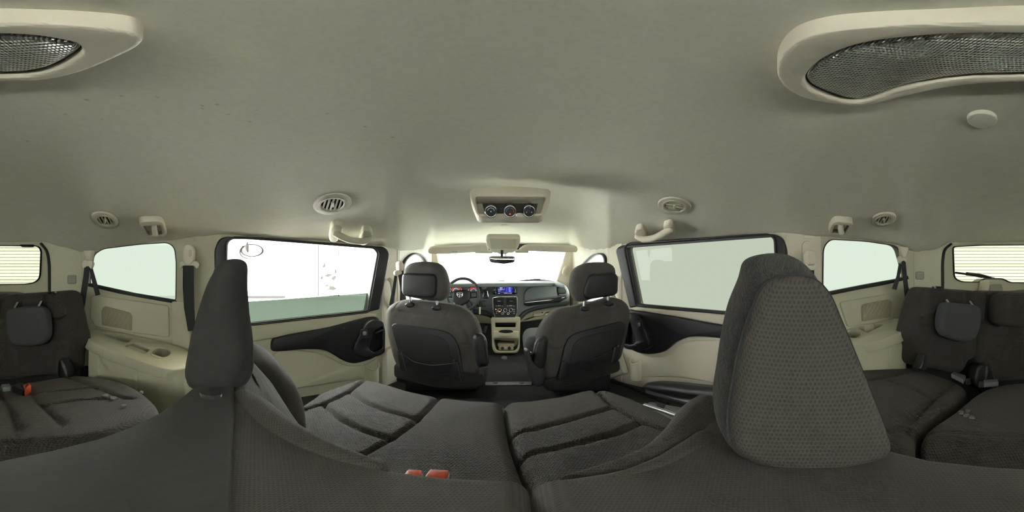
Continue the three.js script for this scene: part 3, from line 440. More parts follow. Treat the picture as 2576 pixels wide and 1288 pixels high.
const pseat = frontSeat('charcoal front passenger seat in front of the glovebox', {
  d: 2.9, pl: side(1330, 2.86, 1595, 2.98),
  base: [[1370, 958], [1440, 940], [1557, 903], [1560, 930], [1548, 937], [1460, 962], [1372, 983]],
  back: [[1356, 850], [1372, 813], [1394, 788], [1416, 777], [1444, 773], [1495, 762], [1545, 750], [1570, 756], [1586, 772], [1590, 790], [1586, 820], [1573, 880], [1560, 910], [1480, 936], [1420, 950], [1378, 957], [1368, 940], [1366, 900]],
  seams: [[[1444, 773], [1440, 783], [1446, 797], [1500, 785], [1566, 770], [1562, 757]], [[1446, 797], [1412, 812], [1392, 845], [1386, 872]], [[1366, 874], [1410, 872]], [[1566, 770], [1588, 776]]],
  panel: [[1398, 955, 4], [1410, 905], [1419, 864], [1432, 845, 14], [1448, 836, 14], [1560, 807, 8], [1570, 812, 6], [1570, 832], [1550, 910, 6], [1419, 951, 3]],
  recess: [[1424, 940], [1438, 866], [1456, 848, 12], [1556, 824, 10], [1538, 905]],
  strips: [[[1408, 906], [1422, 904], [1424, 950], [1402, 954]], [[1538, 870], [1550, 867], [1546, 908], [1530, 914]]],
  hooks: [[1416, 906, -1], [1548, 867, 1]],
  net: [[[1424, 912], [1478, 903], [1537, 878]], [[1423, 948], [1478, 936], [1531, 916]]],
  head: [[1437, 708], [1444, 682], [1461, 668], [1492, 660], [1528, 661], [1545, 672], [1549, 695], [1548, 730], [1540, 742], [1500, 750], [1461, 759], [1449, 756], [1438, 732]],
  pad: [[1461, 736], [1474, 694, 8], [1484, 689, 6], [1541, 686, 6], [1548, 697, 6], [1547, 735, 6], [1538, 742, 10], [1470, 753, 10]],
  posts: [[1474, 750, 1471, 775], [1534, 742, 1532, 762]],
  ap: [1332, 0.0, 1380, -0.03], arm: [[1378, 856], [1373, 848], [1356, 849], [1346, 861], [1340, 890], [1336, 914], [1341, 925], [1364, 928], [1371, 917], [1376, 885]], armSeam: [[[1374, 852], [1356, 857], [1346, 890], [1342, 920]]],
  mount: [[1385, 960], [1545, 925], [1545, 990], [1385, 990]],
  shield: [[1322, 880], [1330, 918], [1338, 960], [1352, 976], [1370, 968], [1370, 925], [1340, 912], [1332, 880]],
});
obj('seat_cushion', puff(face(3.3), curve([[1317, 856], [1326, 841], [1352, 836], [1400, 838], [1420, 900], [1340, 930], [1326, 908], [1318, 880]], 50), { t: 0.5, r: 0.05, crown: 0.02, off: 0.2, n: 80, rings: 14 }), M.fabricGrey, pseat, 'grey seat cushion edge');
{
  const b = thing('belt_buckle', 'seat belt buckle beside the passenger seat cushion with pale red button', 'buckle'), f = face(2.98);
  obj('buckle_body', ext(f, round([[1331, 890], [1338, 891], [1336, 912], [1329, 910]], 2), { t: 0.03, b: 0.004, off: 0 }), M.black, b);
  obj('release_button', ext(f, round([[1331, 886], [1338, 887], [1338, 892], [1331, 891]], 1.5), { t: 0.028, b: 0.003, off: 0.002 }), mat(lin(0.75, 0.35, 0.25), 0.4), b);
}
// ---------- second row bench ----------
const bench = thing('bench_seat', 'charcoal mesh cloth bench seat with two headrests', 'seat');
{
  const HB = -0.265, HQ = -0.5, top = level(HB), cush = level(HQ);
  const G = (px, py, h) => { const d = -h * F / (py - CY); return new V2((px - CX) / F * d * K, d * K); };
  // cushions
  const cl1 = [[740, 1024], [800, 985], [880, 957], [905, 949], [960, 958], [1040, 982], [1110, 996], [1190, 1005], [1266, 1009], [1272, 1050], [1281, 1100], [1300, 1150], [1326, 1214], [1320, 1290], [1100, 1290], [850, 1240], [770, 1160], [745, 1060]];
  const cr1 = [[1270, 1009], [1330, 1005], [1400, 995], [1450, 982], [1490, 975], [1540, 981], [1600, 1001], [1660, 1028], [1712, 1055], [1730, 1075], [1742, 1110], [1745, 1170], [1690, 1240], [1560, 1290], [1330, 1290], [1332, 1214], [1306, 1150], [1286, 1100], [1276, 1050]];
  const seamsL = [[[744, 1037], [780, 1028], [814, 1019], [850, 1004], [878, 988], [905, 966], [923, 948]], [[815, 1020], [850, 1056], [900, 1086], [945, 1104], [985, 1117]], [[879, 989], [925, 1023], [975, 1045], [1052, 1067]], [[1107, 997], [1075, 1042], [1040, 1080], [985, 1117], [903, 1157], [860, 1180]]];
  const seamsR = [[[1281, 1089], [1350, 1087], [1418, 1074], [1490, 1052], [1544, 1033]], [[1299, 1147], [1390, 1140], [1468, 1127], [1550, 1104], [1614, 1072]], [[1493, 976], [1520, 1005], [1544, 1032], [1614, 1072], [1680, 1090], [1730, 1096]]];
  const pl2 = cush;
  const cu = (o, s, c) => puff(pl2, o, { t: 0.16, r: 0.05, crown: 0.02, off: 0, n: 220, rings: 46, grooves: s, gd: 0.016, gw: 0.011, centre: c });
  const a = obj('seat_cushion', cu(cl1, seamsL, [1060, 1080]), M.cushionCloth, bench), b = obj('seat_cushion', cu(cr1.map(p => p[0] < 1340 ? [p[0] - 3, p[1]] : p), seamsR, [1480, 1090]), M.cushionCloth, bench);
  obj('seat_base', ext(level(HQ - 0.12), [[800, 990], [905, 965], [1110, 1012], [1268, 1024], [1400, 1012], [1490, 992], [1690, 1060], [1600, 1200], [900, 1200]], { t: 0.2, b: 0.02 }), M.fuzz, bench);
  // backrest: the eye hangs just above it, so its top fills the foot of the view
  const plan = [[640, 902], [690, 955], [735, 1022], [775, 1075], [850, 1139], [920, 1168], [1000, 1188], [1130, 1204], [1260, 1211], [1335, 1214]].map(p => G(p[0], p[1], HB));
  const planR = [[1337, 1214], [1420, 1206], [1500, 1194], [1580, 1176], [1650, 1153], [1720, 1098], [1770, 1050], [1800, 1010]].map(p => G(p[0], p[1], HB));
  const rearL = [[0, 1186], [130, 1160], [250, 1128], [330, 1098], [400, 1062], [450, 1022], [485, 985]].map(p => G(p[0], p[1], HB));
  const rearR = [[1960, 1010], [2100, 1080], [2240, 1142], [2330, 1164], [2450, 1177], [2576, 1184], [2800, 1190]].map(p => G(p[0], p[1], HB));
  const k = K, v = (x, d) => new V2(x * k, d * k), cut = plan[plan.length - 1];
  obj('backrest', ext(top, [...plan, v(0.03, 0.15), v(-0.95, 0.15), v(-0.85, 0.52), ...rearL, v(-0.66, 1.2), v(-0.69, 1.36)], { t: 0.5, b: 0.045, off: 0.0155, seg: 7, crease: 1.2 }), M.fabric, bench);
  obj('backrest', ext(top, [...planR, v(0.40, 1.02), ...rearR, v(0.95, 0.15), v(0.036, 0.15)], { t: 0.5, b: 0.045, off: 0.0155, seg: 7, crease: 1.2 }), M.fabric, bench);
  obj('backrest_shoulder', ext(top, [[584, 2600], [582, 1288], [584, 1160], [590, 1070], [588, 985], [560, 960], [500, 985], [450, 1030], [398, 1068], [330, 1104], [250, 1136], [130, 1168], [0, 1196], [-400, 1240], [-2576, 1782]], { t: 0.03, b: 0.006, off: 0.021, seg: 3 }), M.fabricPlain, bench, 'plain cloth shoulder of the seat back');
  // side bolsters of the seat back, rolled along its front
  const q3 = (px, py, h) => P(px, py, -h * F / (py - CY));
  obj('bolster', rope([[600, 860], [640, 890], [680, 945], [712, 990], [730, 1030], [745, 1080]].map((p, i) => q3(p[0] - 8, p[1] + 24, HB - 0.02 - i * 0.02)), [0.05, 0.06, 0.062, 0.055, 0.045, 0.03], 40, 16), M.fabric, bench);
  obj('bolster', rope([[600, 985], [650, 1030], [700, 1075], [780, 1122], [870, 1158], [980, 1186]].map(p => q3(p[0], p[1] + 8, HB + 0.004)), [0.02, 0.026, 0.026, 0.024, 0.02, 0.012], 40, 14), M.fabric, bench);
  obj('bolster', rope([[1400, 1210], [1480, 1201], [1570, 1182], [1650, 1154], [1712, 1108], [1755, 1066], [1800, 1040]].map(p => q3(p[0], p[1] + 6, HB - 0.006)), [0.008, 0.014, 0.02, 0.026, 0.032, 0.042, 0.05], 50, 14), M.fabric, bench);
  obj('bolster', rope([[1440, 1232], [1540, 1216], [1640, 1188], [1720, 1146], [1790, 1100]].map(p => q3(p[0], p[1] + 6, HB + 0.002)), [0.008, 0.014, 0.018, 0.02, 0.022], 50, 14), M.fabric, bench);
  // headrests
  const hl = face(0.99), h1 = obj('headrest', puff(hl, curve([[548, 668], [560, 657], [583, 651], [602, 654], [611, 665], [612, 720], [617, 790], [625, 850], [628, 905], [624, 945], [605, 975], [560, 985], [500, 982], [478, 968], [470, 945], [476, 890], [497, 800], [523, 718], [540, 682]], 100), { t: 0.075, r: 0.035, crown: 0.012, off: 0.03, n: 150, rings: 26, grooves: [[[545, 688], [520, 760], [490, 880], [480, 960]], [[556, 664], [585, 668], [618, 682]], [[612, 690], [616, 790], [628, 860], [626, 930], [600, 970]]], gd: 0.004, gw: 0.004 }), M.fabricPlain, bench, 'narrow headrest seen edge on');
  obj('post_collar', ext(level(HB), oval(530, 1019, 31, 12), { t: 0.02, b: 0.006, off: 0.027 }), M.gloss, h1, 'glossy black post collar');
  obj('headrest_post', post(hl.at(530, 965, -0.02), hl.at(530, 995, -0.02), 0.008), M.steel, h1);
  const hrp = face(0.62), head = [[1806, 1070], [1800, 1000], [1810, 930], [1822, 850], [1840, 770], [1868, 700], [1905, 655], [1955, 638], [2005, 640], [2050, 665], [2090, 720], [2125, 800], [2160, 890], [2200, 990], [2232, 1080], [2243, 1125], [2230, 1150], [2180, 1172], [2080, 1188], [1980, 1190], [1890, 1170], [1830, 1130]];
  const h2 = obj('headrest', puff(hrp, curve(head.map(p => [p[0] + (p[0] < 1880 ? 22 : 0), p[1]]), 110), { t: 0.065, r: 0.03, crown: 0.006, off: 0.0, n: 180, rings: 26 }), M.fuzz, bench, 'large fuzzy edged headrest');
  const inner = [[1838, 1120], [1830, 1050], [1842, 960], [1862, 860], [1890, 770], [1920, 712], [1975, 692], [2040, 700], [2078, 735], [2112, 810], [2150, 900], [2190, 1000], [2222, 1085], [2232, 1125], [2215, 1146], [2150, 1166], [2040, 1178], [1950, 1174], [1880, 1155]];
  obj('headrest_face', puff(hrp, curve(inner, 100), { t: 0.03, r: 0.014, crown: 0.006, off: 0.016, n: 150, rings: 20 }), M.fabric, h2, 'ribbed mesh cloth face');
  obj('stitching', tube(inner.slice(0, 12).reverse().map(p => hrp.at(p[0] - 1, p[1], 0.006)), 0.0016, { n: 60, k: 6 }), M.belt, h2);
}
for (const [x, lab] of [[1010, 'orange seat belt buckle behind the bench backrest beside the wider orange buckle'], [1066, 'wider orange seat belt buckle on the bench cushion']]) {
  const b = thing('belt_buckle', lab, 'buckle', 'orange buckles on the bench'), w = x === 1010 ? 52 : 64, f = tri([x, 1205, 0.80], [x + w, 1205, 0.80], [x + 20, 1178, 0.84]);
  obj('buckle_body', ext(f, round([[x - 6, 1214], [x + 14, 1181], [x + w + 4, 1184], [x + w - 6, 1216]], 3), { t: 0.03, b: 0.003, off: -0.004 }), M.blackSatin, b);
  obj('release_button', ext(f, round([[x, 1205], [x + 16, 1184], [x + w, 1187], [x + w - 12, 1206]], 3), { t: 0.03, b: 0.004, off: 0.004 }), M.orange, b);
}
// ---------- third row ----------
function rearSeat(lab, o) {
  const g = thing('third_row_seat', lab, 'seat', 'third row seats'), f = o.pl;
  for (const s of o.back) obj('backrest', puff(f, curve(s.o, 90), { t: 0.12, r: 0.03, crown: 0.008, off: 0, n: 130, rings: 24, grooves: s.g ?? [], gd: 0.006, gw: 0.006 }), M.fabric, g);
  for (const s of o.tabs ?? []) obj('shoulder_pad', puff(f, round(s, 7), { t: 0.12, r: 0.018, crown: 0.004, off: 0.022, n: 70, rings: 12 }), M.fabric, g);
  for (const h of o.head ?? []) { const m = obj('headrest', puff(f, curve(h.o, 70), { t: 0.05, r: 0.018, crown: 0.006, off: 0.075, n: 110, rings: 16 }), h.m ?? M.fabricGrey, g, h.l); for (const q of h.p ?? []) obj('headrest_post', post(f.at(q[0], q[1], 0.03), f.at(q[0] + 1, q[1] + 14, 0.05), 0.006), M.chrome, m); }
  for (const c of o.cushion) obj('seat_cushion', puff(level(c.h ?? -0.5), curve(c.o, 120), { t: c.t ?? 0.16, r: 0.05, crown: 0.015, off: 0, n: 170, rings: 34, grooves: c.g, gd: 0.012, gw: 0.01 }), M.cushionCloth, g);
  if (o.frame) obj('seat_frame', ext(face(2.27), box(...o.frame), { t: 0.06, b: 0.01 }), M.rubber, g);
  for (const hx of o.hinge ?? []) obj('hinge_cover', ext(f, curve(hx, 40), { t: 0.05, b: 0.012, off: 0.05 }), M.blackSatin, g);
  return g;
}
const rowL = rearSeat('third row seat with an orange belt buckle below the plain rear window', {
  pl: face(2.2),
  back: [{ o: [[-190, 742], [-100, 738], [4, 738], [20, 742], [90, 738], [150, 734], [160, 742], [168, 775], [180, 830], [186, 860], [172, 892], [165, 938], [80, 948], [0, 958], [-120, 962], [-200, 960]], g: [[[8, 738], [6, 800], [12, 860], [12, 958]], [[7, 806], [40, 816], [47, 850], [47, 952]], [[186, 800], [148, 808], [152, 850], [160, 880], [172, 892]]] }],
  tabs: [[[12, 752], [20, 741], [55, 738], [58, 770, 3], [45, 802], [8, 804]], [[59, 738], [114, 735], [118, 768], [64, 772]], [[118, 736], [150, 733], [160, 742], [172, 790], [148, 806], [122, 770]]],
  head: [{ o: [[47, 800], [50, 780], [62, 773], [130, 769], [143, 780], [148, 812], [147, 844], [134, 860], [80, 866], [62, 860], [52, 845]], p: [[60, 760], [119, 757]], l: 'smooth grey headrest folded down' }, { o: [[-90, 745], [-40, 738], [0, 740], [6, 752], [6, 800], [0, 812], [-60, 814], [-92, 806]], m: M.fabric }],
  cushion: [{ o: [[-260, 985], [-100, 972], [0, 968], [90, 958], [160, 946], [214, 942], [280, 949], [330, 962], [375, 988], [400, 1015], [396, 1036], [330, 1068], [248, 1094], [120, 1110], [0, 1116], [-200, 1124], [-420, 1125], [-380, 1040]], g: [[[160, 946], [215, 968], [300, 1000], [330, 1005]], [[70, 985], [100, 1022], [160, 1075]], [[0, 988], [30, 1050], [46, 1086]], [[78, 998], [150, 990], [240, 978]], [[105, 1028], [200, 1012], [330, 1005]]] }],
  frame: [-250, 925, 200, 1060],
  hinge: [[[166, 905], [172, 898], [182, 910], [190, 945], [170, 948]]],
});
rearSeat('third row seat with smooth folded headrest next to the rear wiper side corner', {
  pl: side(2290, 2.17, 2480, 2.2),
  back: [{ o: [[2327, 738], [2338, 726], [2372, 726], [2420, 730], [2464, 734], [2474, 745], [2472, 790], [2466, 838], [2458, 900], [2441, 911], [2424, 940], [2370, 933], [2312, 919], [2309, 872], [2298, 848], [2303, 815]], g: [[[2424, 940], [2426, 850], [2434, 815], [2468, 806]], [[2303, 816], [2335, 822]], [[2312, 871], [2325, 862], [2335, 838]]] }],
  tabs: [[[2328, 738], [2338, 725], [2370, 725], [2366, 760], [2340, 790], [2314, 800]], [[2373, 728], [2424, 731], [2424, 764], [2369, 760]], [[2429, 731], [2466, 734], [2474, 745], [2468, 808], [2436, 812], [2428, 768]]],
  head: [{ o: [[2348, 760], [2385, 761], [2427, 767], [2434, 780], [2431, 820], [2418, 848], [2400, 855], [2372, 850], [2344, 838], [2335, 816], [2338, 784]], p: [[2366, 753], [2424, 757]], l: 'smooth grey headrest folded down' }],
  cushion: [{ o: [[2080, 960], [2130, 932], [2200, 924], [2264, 921], [2311, 927], [2380, 948], [2434, 972], [2425, 990], [2370, 1040], [2306, 1085], [2292, 1114], [2230, 1118], [2120, 1110], [2060, 1040]], g: [[[2311, 928], [2250, 950], [2180, 964]], [[2400, 962], [2345, 1010], [2290, 1060]], [[2230, 962], [2300, 985], [2345, 1008]], [[2150, 1085], [2230, 1090], [2310, 1078]]] }],
  frame: [2296, 900, 2470, 1060],
  hinge: [[[2434, 925], [2444, 912], [2455, 912], [2452, 960], [2440, 974], [2430, 960]], [[2298, 905], [2308, 885], [2312, 920], [2304, 928], [2292, 925]]],
});
const rowC = rearSeat('third row centre seat with broad block headrest below the notched rear window', {
  pl: face(2.2),
  back: [{ o: [[2480, 740], [2490, 735], [2573, 735], [2680, 738], [2690, 800], [2686, 960], [2576, 959], [2482, 954], [2478, 925], [2461, 902], [2466, 850], [2474, 800]], g: [[[2573, 736], [2573, 958]], [[2486, 900], [2514, 912], [2506, 935]]] }],
  head: [{ o: [[2474, 752], [2484, 738], [2520, 735], [2570, 736], [2578, 748], [2578, 800], [2570, 814], [2530, 817], [2484, 814], [2472, 804]], m: M.fabric }],
  cushion: [{ o: [[2454, 982], [2500, 966], [2576, 960], [2700, 965], [2760, 1000], [2800, 1120], [2700, 1118], [2576, 1114], [2450, 1108], [2370, 1102], [2318, 1096], [2322, 1078], [2390, 1030]], g: [[[2330, 1084], [2450, 1094], [2576, 1098], [2700, 1100]]] }],
  frame: [2472, 925, 2700, 1060],
  hinge: [[[2461, 915], [2470, 918], [2480, 940], [2480, 970], [2458, 976]]],
});
for (const [g, list] of [[rowL, [[266, 1003, 8, 3], [286, 1010, 10, 3], [312, 1029, 7, 1.6], [356, 994, 6, 2]]], [rowC, [[2418, 1046, 7, 3], [2434, 1042, 6, 2.6], [2430, 1054, 8, 3], [2446, 1059, 6, 2.6]]]]) for (const [x, y, a, b] of list) obj('scuff_mark', ext(level(-0.5), curve(Array.from({ length: 8 }, (_, i) => { const t = i / 8 * 2 * Math.PI, q = 0.6 + 0.7 * rnd(); return [x + Math.cos(t) * a * q, y + Math.sin(t) * b * q]; }), 24), { t: 0.006, b: 0, off: 0.0155 }), mat(lin(0.15, 0.14, 0.13), 0.95), g, 'pale scuff on the cloth');
// cloth fronts of the third row cushions are part of the pads; buckles lie on them
{
  const b = thing('belt_buckle', 'orange tipped belt buckle lying on the third row cushion', 'buckle'), f = level(-0.475);
  obj('buckle_body', ext(f, round([[30, 978], [50, 968], [74, 975], [60, 988]], 4), { t: 0.03, b: 0.005, off: 0.012 }), M.black, b);
  obj('release_button', ext(f, round([[57, 978], [72, 971], [79, 977], [62, 988]], 2), { t: 0.032, b: 0.004, off: 0.015 }), M.orange, b);
  for (const [lab, o, clip] of [['grey metal belt buckle lying open beside the orange tipped buckle', [[2, 974], [25, 972], [28, 979], [6, 982]], null], ['dark belt latch plate on the cushion beside the folded grey headrest', [[2392, 946], [2400, 941], [2430, 951], [2424, 962]], [2436, 962]], ['grey belt latch plate on the third row centre cushion', [[2474, 962], [2510, 960], [2512, 968], [2474, 970]], [2468, 970]]]) {
    const q = thing('belt_latch', lab, 'buckle'), e = level(-0.47);
    obj('latch_body', ext(e, round(o, 2), { t: 0.02, b: 0.004, off: 0.012 }), M.greyPlastic, q);
    if (clip) obj('latch_clip', ext(e, round(box(clip[0] - 6, clip[1] - 5, clip[0] + 6, clip[1] + 6), 3), { t: 0.01, b: 0.002, off: 0.01 }), M.blackSatin, q);
  }
}

// ---------- dashboard ----------
const dash = thing('dashboard', 'grey dashboard with glovebox, gauges and air vents', 'dashboard');
{
  const f = face(4.2);
  obj('dash_body', ext(f, curve([[1090, 716], [1120, 712], [1200, 711], [1300, 711], [1395, 709], [1418, 714], [1430, 728], [1434, 748], [1430, 764], [1395, 770], [1345, 779], [1325, 786], [1312, 797], [1300, 806], [1272, 809], [1246, 806], [1235, 797], [1220, 790], [1190, 786], [1140, 785], [1090, 785]], 120), { t: 0.22, b: 0.035, off: 0.0, seg: 6 }), M.dash, dash);
  obj('dash_top', ext(level(-0.215), [[1095, 716], [1200, 714], [1395, 712], [1420, 716], [1400, 706], [1110, 708]], { t: 0.03, b: 0.01 }), M.dash, dash);
  obj('lower_band', ext(f, curve([[1100, 783], [1180, 778], [1225, 782], [1240, 795], [1250, 803], [1290, 803], [1304, 796], [1318, 782], [1345, 772], [1400, 762], [1432, 758], [1430, 767], [1395, 772], [1345, 781], [1322, 792], [1306, 808], [1270, 812], [1244, 808], [1230, 797], [1190, 790], [1100, 792]], 120), { t: 0.06, b: 0.015, off: 0.016, seg: 4 }), M.dashDark, dash, 'dark lower edge of the dashboard');
  obj('knee_panel', ext(face(4.26), round([[1090, 786], [1190, 784], [1236, 796], [1238, 815], [1196, 813], [1090, 806]], 4), { t: 0.1, b: 0.02, off: 0 }), M.beige, dash, 'beige lower panel');
  const gb = obj('glovebox', ext(face(4.26), round([[1306, 806], [1330, 783], [1432, 764], [1440, 792], [1376, 803], [1306, 812]], 4), { t: 0.1, b: 0.02, off: 0 }), M.beige, dash, 'beige lower glovebox lid');
  obj('handle', ext(face(4.26), round([[1340, 786], [1373, 782], [1369, 790], [1362, 795], [1342, 796]], 2.5), { t: 0.02, b: 0.006, off: 0.012 }), M.beigeWarm, gb);
  obj('lock', disc(face(4.26), 1364.5, 786, 0.006, 0.01, 0.02), M.rubber, gb);
  obj('upper_glovebox', ext(f, round([[1318, 757, 4], [1318, 736, 12], [1330, 723, 12], [1350, 720], [1392, 718, 6], [1400, 725, 6], [1402, 746, 3]], 8), { t: 0.03, b: 0.008, off: 0.014, seg: 3 }), M.dash, dash);
  obj('trim_strip', ext(f, round([[1318, 759], [1402, 748], [1427, 743], [1426, 750], [1410, 759], [1328, 770], [1318, 767]], 4), { t: 0.02, b: 0.005, off: 0.018 }), M.gloss, dash, 'glossy black trim strip');
  const v = obj('side_vent', ext(f, curve([[1402, 728], [1406, 721], [1416, 720], [1423, 728], [1423, 737], [1404, 738]], 40), { t: 0.02, b: 0.005, off: 0.016 }), M.rubber, dash);
  for (let i = 0; i < 5; i++) obj('vent_slat', ext(f, box(1404 + (i < 1 ? 3 : 0), 722.5 + i * 3, 1421, 723.8 + i * 3), { t: 0.01, b: 0.002, off: 0.022 }), M.dash, v);
  obj('vent_tab', ext(f, round(box(1405, 739, 1421, 742.5), 1), { t: 0.01, b: 0.002, off: 0.014 }), M.greyPlastic, dash);
  // gauges under a hood
  const c = obj('gauge_hood', ext(f, curve([[1126, 742], [1130, 722], [1148, 712], [1168, 710], [1188, 714], [1202, 726], [1206, 742], [1168, 746]], 60), { t: 0.06, b: 0.012, off: 0.02 }), M.dashDark, dash);
  obj('gauge_glass', ext(f, curve([[1132, 742], [1136, 726], [1150, 718], [1168, 716], [1186, 720], [1198, 730], [1201, 742], [1168, 744]], 60), { t: 0.01, b: 0.002, off: 0.024 }), M.rubber, c);
  obj('info_screen', ext(f, round(box(1158, 719, 1180, 729), 1), { t: 0.006, b: 0.001, off: 0.026 }), M.dash, c);
  for (const [x, y, r] of [[1148, 732, 14.5], [1192, 732, 13]]) {
    const gd = obj('gauge', disc(f, x, y, S(r, 4.2), 0.02, 0.034, 36), M.dashDark, c);
    obj('gauge_ring', ringAt(f, x, y, S(r, 4.2), 0.004, 0.034), M.chrome, gd, 'chrome gauge ring');
    obj('red_band', ext(f, ribbon(Array.from({ length: 17 }, (_, i) => { const a = Math.PI * (1.06 + i / 16 * 0.88); return [x + Math.cos(a) * r * 0.76, y + Math.sin(a) * r * 0.76]; }), 3), { t: 0.004, b: 0, off: 0.037 }), mat(lin(0.7, 0.06, 0.04), 0.4, { emissive: lin(0.5, 0.05, 0.03), emissiveIntensity: 0.014 }), gd, 'red lit gauge band');
    obj('dial_face', ext(f, [...Array.from({ length: 15 }, (_, i) => { const a = Math.PI * (1 + i / 14); return [x + Math.cos(a) * r * 0.6, y + Math.sin(a) * r * 0.6]; })], { t: 0.004, b: 0, off: 0.037 }), mat(lin(0.75, 0.77, 0.85), 0.5), gd, 'white dial face');
    obj('dial_centre', ext(f, [...Array.from({ length: 15 }, (_, i) => { const a = Math.PI * (1 + i / 14); return [x + Math.cos(a) * r * 0.4, y + Math.sin(a) * r * 0.4]; })], { t: 0.004, b: 0, off: 0.039 }), mat(lin(0.12, 0.13, 0.3), 0.5), gd, 'blue dial centre');
  }
  // gear lever on the dash
  const sb = obj('shifter_plate', ext(f, round([[1217, 731], [1227, 730], [1230, 748], [1228, 751], [1216, 751], [1214, 748]], 3), { t: 0.012, b: 0.004, off: 0.016 }), M.chrome, dash, 'chrome framed gear gate');
  obj('gear_gate', ext(f, round([[1218.5, 733], [1226, 732], [1227.5, 748], [1217, 748.5]], 2), { t: 0.008, b: 0.002, off: 0.02 }), M.dashDark, sb);
}
{
  const g = thing('gear_lever', 'round knobbed gear lever between steering wheel and screen', 'lever'), a = P(1222, 742, 4.18), b = P(1218, 723, 4.06);
  obj('stalk', post(a, b, 0.012), M.black, g);
  const k = new THREE.SphereGeometry(S(6, 4.06), 20, 14); k.scale(1, 1, 0.8); k.translate(b.x, b.y, b.z); obj('knob', k, M.dash, g);
}
// centre stack: screen unit and climate panel
{
  const f = face(4.16), g = thing('infotainment_unit', 'centre dash radio with blue lit touchscreen', 'radio');
  obj('bezel', ext(f, round(box(1238, 714.5, 1302, 741), 4), { t: 0.05, b: 0.008, off: 0 }), M.dashDark, g);
  obj('face_plate', ext(f, round(box(1243, 717, 1297.5, 740), 2), { t: 0.02, b: 0.003, off: 0.006 }), M.gloss, g);
  const cv = document.createElement('canvas'); cv.width = 384; cv.height = 216; const x = cv.getContext('2d');
  x.fillStyle = '#141a86'; x.fillRect(0, 0, 384, 216); x.fillStyle = '#2430c4'; x.fillRect(210, 40, 174, 140); x.fillStyle = '#0c1050'; x.fillRect(0, 0, 384, 30); x.fillRect(0, 182, 384, 34);
  x.fillStyle = '#eef2ff';
  for (const [a, b, w, h] of [[14, 8, 34, 14], [62, 6, 40, 18], [120, 8, 40, 14], [52, 48, 70, 26], [10, 92, 26, 18], [48, 88, 60, 26], [122, 92, 30, 18], [10, 136, 56, 14], [10, 192, 52, 14], [170, 190, 90, 16], [276, 192, 30, 12], [320, 190, 44, 16], [290, 48, 44, 14], [290, 80, 44, 14], [290, 112, 44, 14], [290, 144, 50, 14]]) for (let i = 0; i < w; i += 9) x.fillRect(a + i, b + (i % 2), 6, h);
  x.fillStyle = '#ff4a3a'; x.fillRect(120, 34, 150, 4); x.fillRect(90, 176, 160, 4); x.fillRect(226, 60, 5, 100); x.fillStyle = '#58d0ff'; x.fillRect(176, 60, 6, 50);
  const ct = new THREE.CanvasTexture(cv); ct.colorSpace = THREE.SRGBColorSpace;
  const sg = new THREE.PlaneGeometry(S(37, 4.16), S(21, 4.16)); sg.translate(f.loc(1270.5, 728.7).x, f.loc(1270.5, 728.7).y, 0.009); sg.applyMatrix4(f.m);
  obj('screen', sg, mat(lin(0.01, 0.01, 0.02), 0.25, { emissive: lin(1, 1, 1), emissiveMap: ct, emissiveIntensity: 0.02 }), g, 'blue lit screen');
  for (const sx of [1247, 1294]) for (let i = 0; i < 4; i++) obj('button', ext(f, round(box(sx - 2, 719.5 + i * 4.4, sx + 2, 722.5 + i * 4.4), 0.8), { t: 0.008, b: 0.002, off: 0.011 }), M.dash, g);
  obj('volume_knob', disc(f, 1247.5, 737, S(2.2, 4.16), 0.015, 0.018, 20), M.dash, g);
  const c = thing('climate_panel', 'chrome edged climate panel with round knobs and two air vents', 'climate control');
  const out = round([[1238.5, 748, 4], [1256, 745], [1301, 745, 4], [1302.5, 770], [1301, 792, 8], [1294, 801, 8], [1270, 803], [1248, 802, 8], [1241, 790, 8], [1239, 770]], 3);
  obj('panel', ext(f, out, { t: 0.05, b: 0.006, off: 0.004 }), M.dashDark, c);
  obj('chrome_frame', ext(f, out, { t: 0.02, b: 0.0025, off: 0.013, holes: [inset(out, 2)] }), M.chrome, c, 'chrome frame');
  for (const [x0, x1] of [[1243, 1267.5], [1274, 1298]]) {
    const v = obj('air_vent', ext(f, round(box(x0, 749.5, x1, 766.5), 2), { t: 0.02, b: 0.003, off: 0.008 }), M.rubber, c);
    for (let i = 0; i < 4; i++) obj('vent_slat', ext(f, box(x0 + 1, 752 + i * 3.8, x1 - 1, 753.4 + i * 3.8), { t: 0.01, b: 0.002, off: 0.014 }), M.blackSatin, v);
    obj('vent_tab', ext(f, round(box((x0 + x1) / 2 - 4, 756.4, (x0 + x1) / 2 + 4, 758), 0.5), { t: 0.01, b: 0.002, off: 0.02 }), M.steel, v);
  }
  const mark = []; for (const [a, b, w] of [[1248, 769, 2], [1252.5, 768.5, 7], [1262, 769, 2.4], [1276, 769, 2], [1281, 768.2, 8], [1291.5, 769, 2]]) mark.push(ext(f, box(a, b, a + w, b + 1.3), { t: 0.003, b: 0, off: 0.007 }));
  for (const y of [778, 783, 787.5]) mark.push(ext(f, box(1292, y, 1294.4, y + 2), { t: 0.003, b: 0, off: 0.007 })); for (const y of [783, 787]) mark.push(ext(f, box(1248, y, 1250.5, y + 1.6), { t: 0.003, b: 0, off: 0.007 }));
  const white1 = mat(lin(0.7, 0.72, 0.74), 0.5);
  mark.forEach(q => obj('control_mark', q, white1, c));
  for (const [x, y, r] of [[1257, 779.7, 4.3], [1271, 779.7, 4.3], [1285.3, 779.3, 4.3], [1264.3, 787.6, 2.7], [1278.3, 787.4, 2.7]]) { const k = obj('knob', disc(f, x, y, S(r, 4.16), 0.03, 0.03, 26), M.dashDark, c); obj('knob_ring', ringAt(f, x, y, S(r, 4.16), S(0.7, 4.16), 0.03), M.chrome, k, 'chrome ring'); }
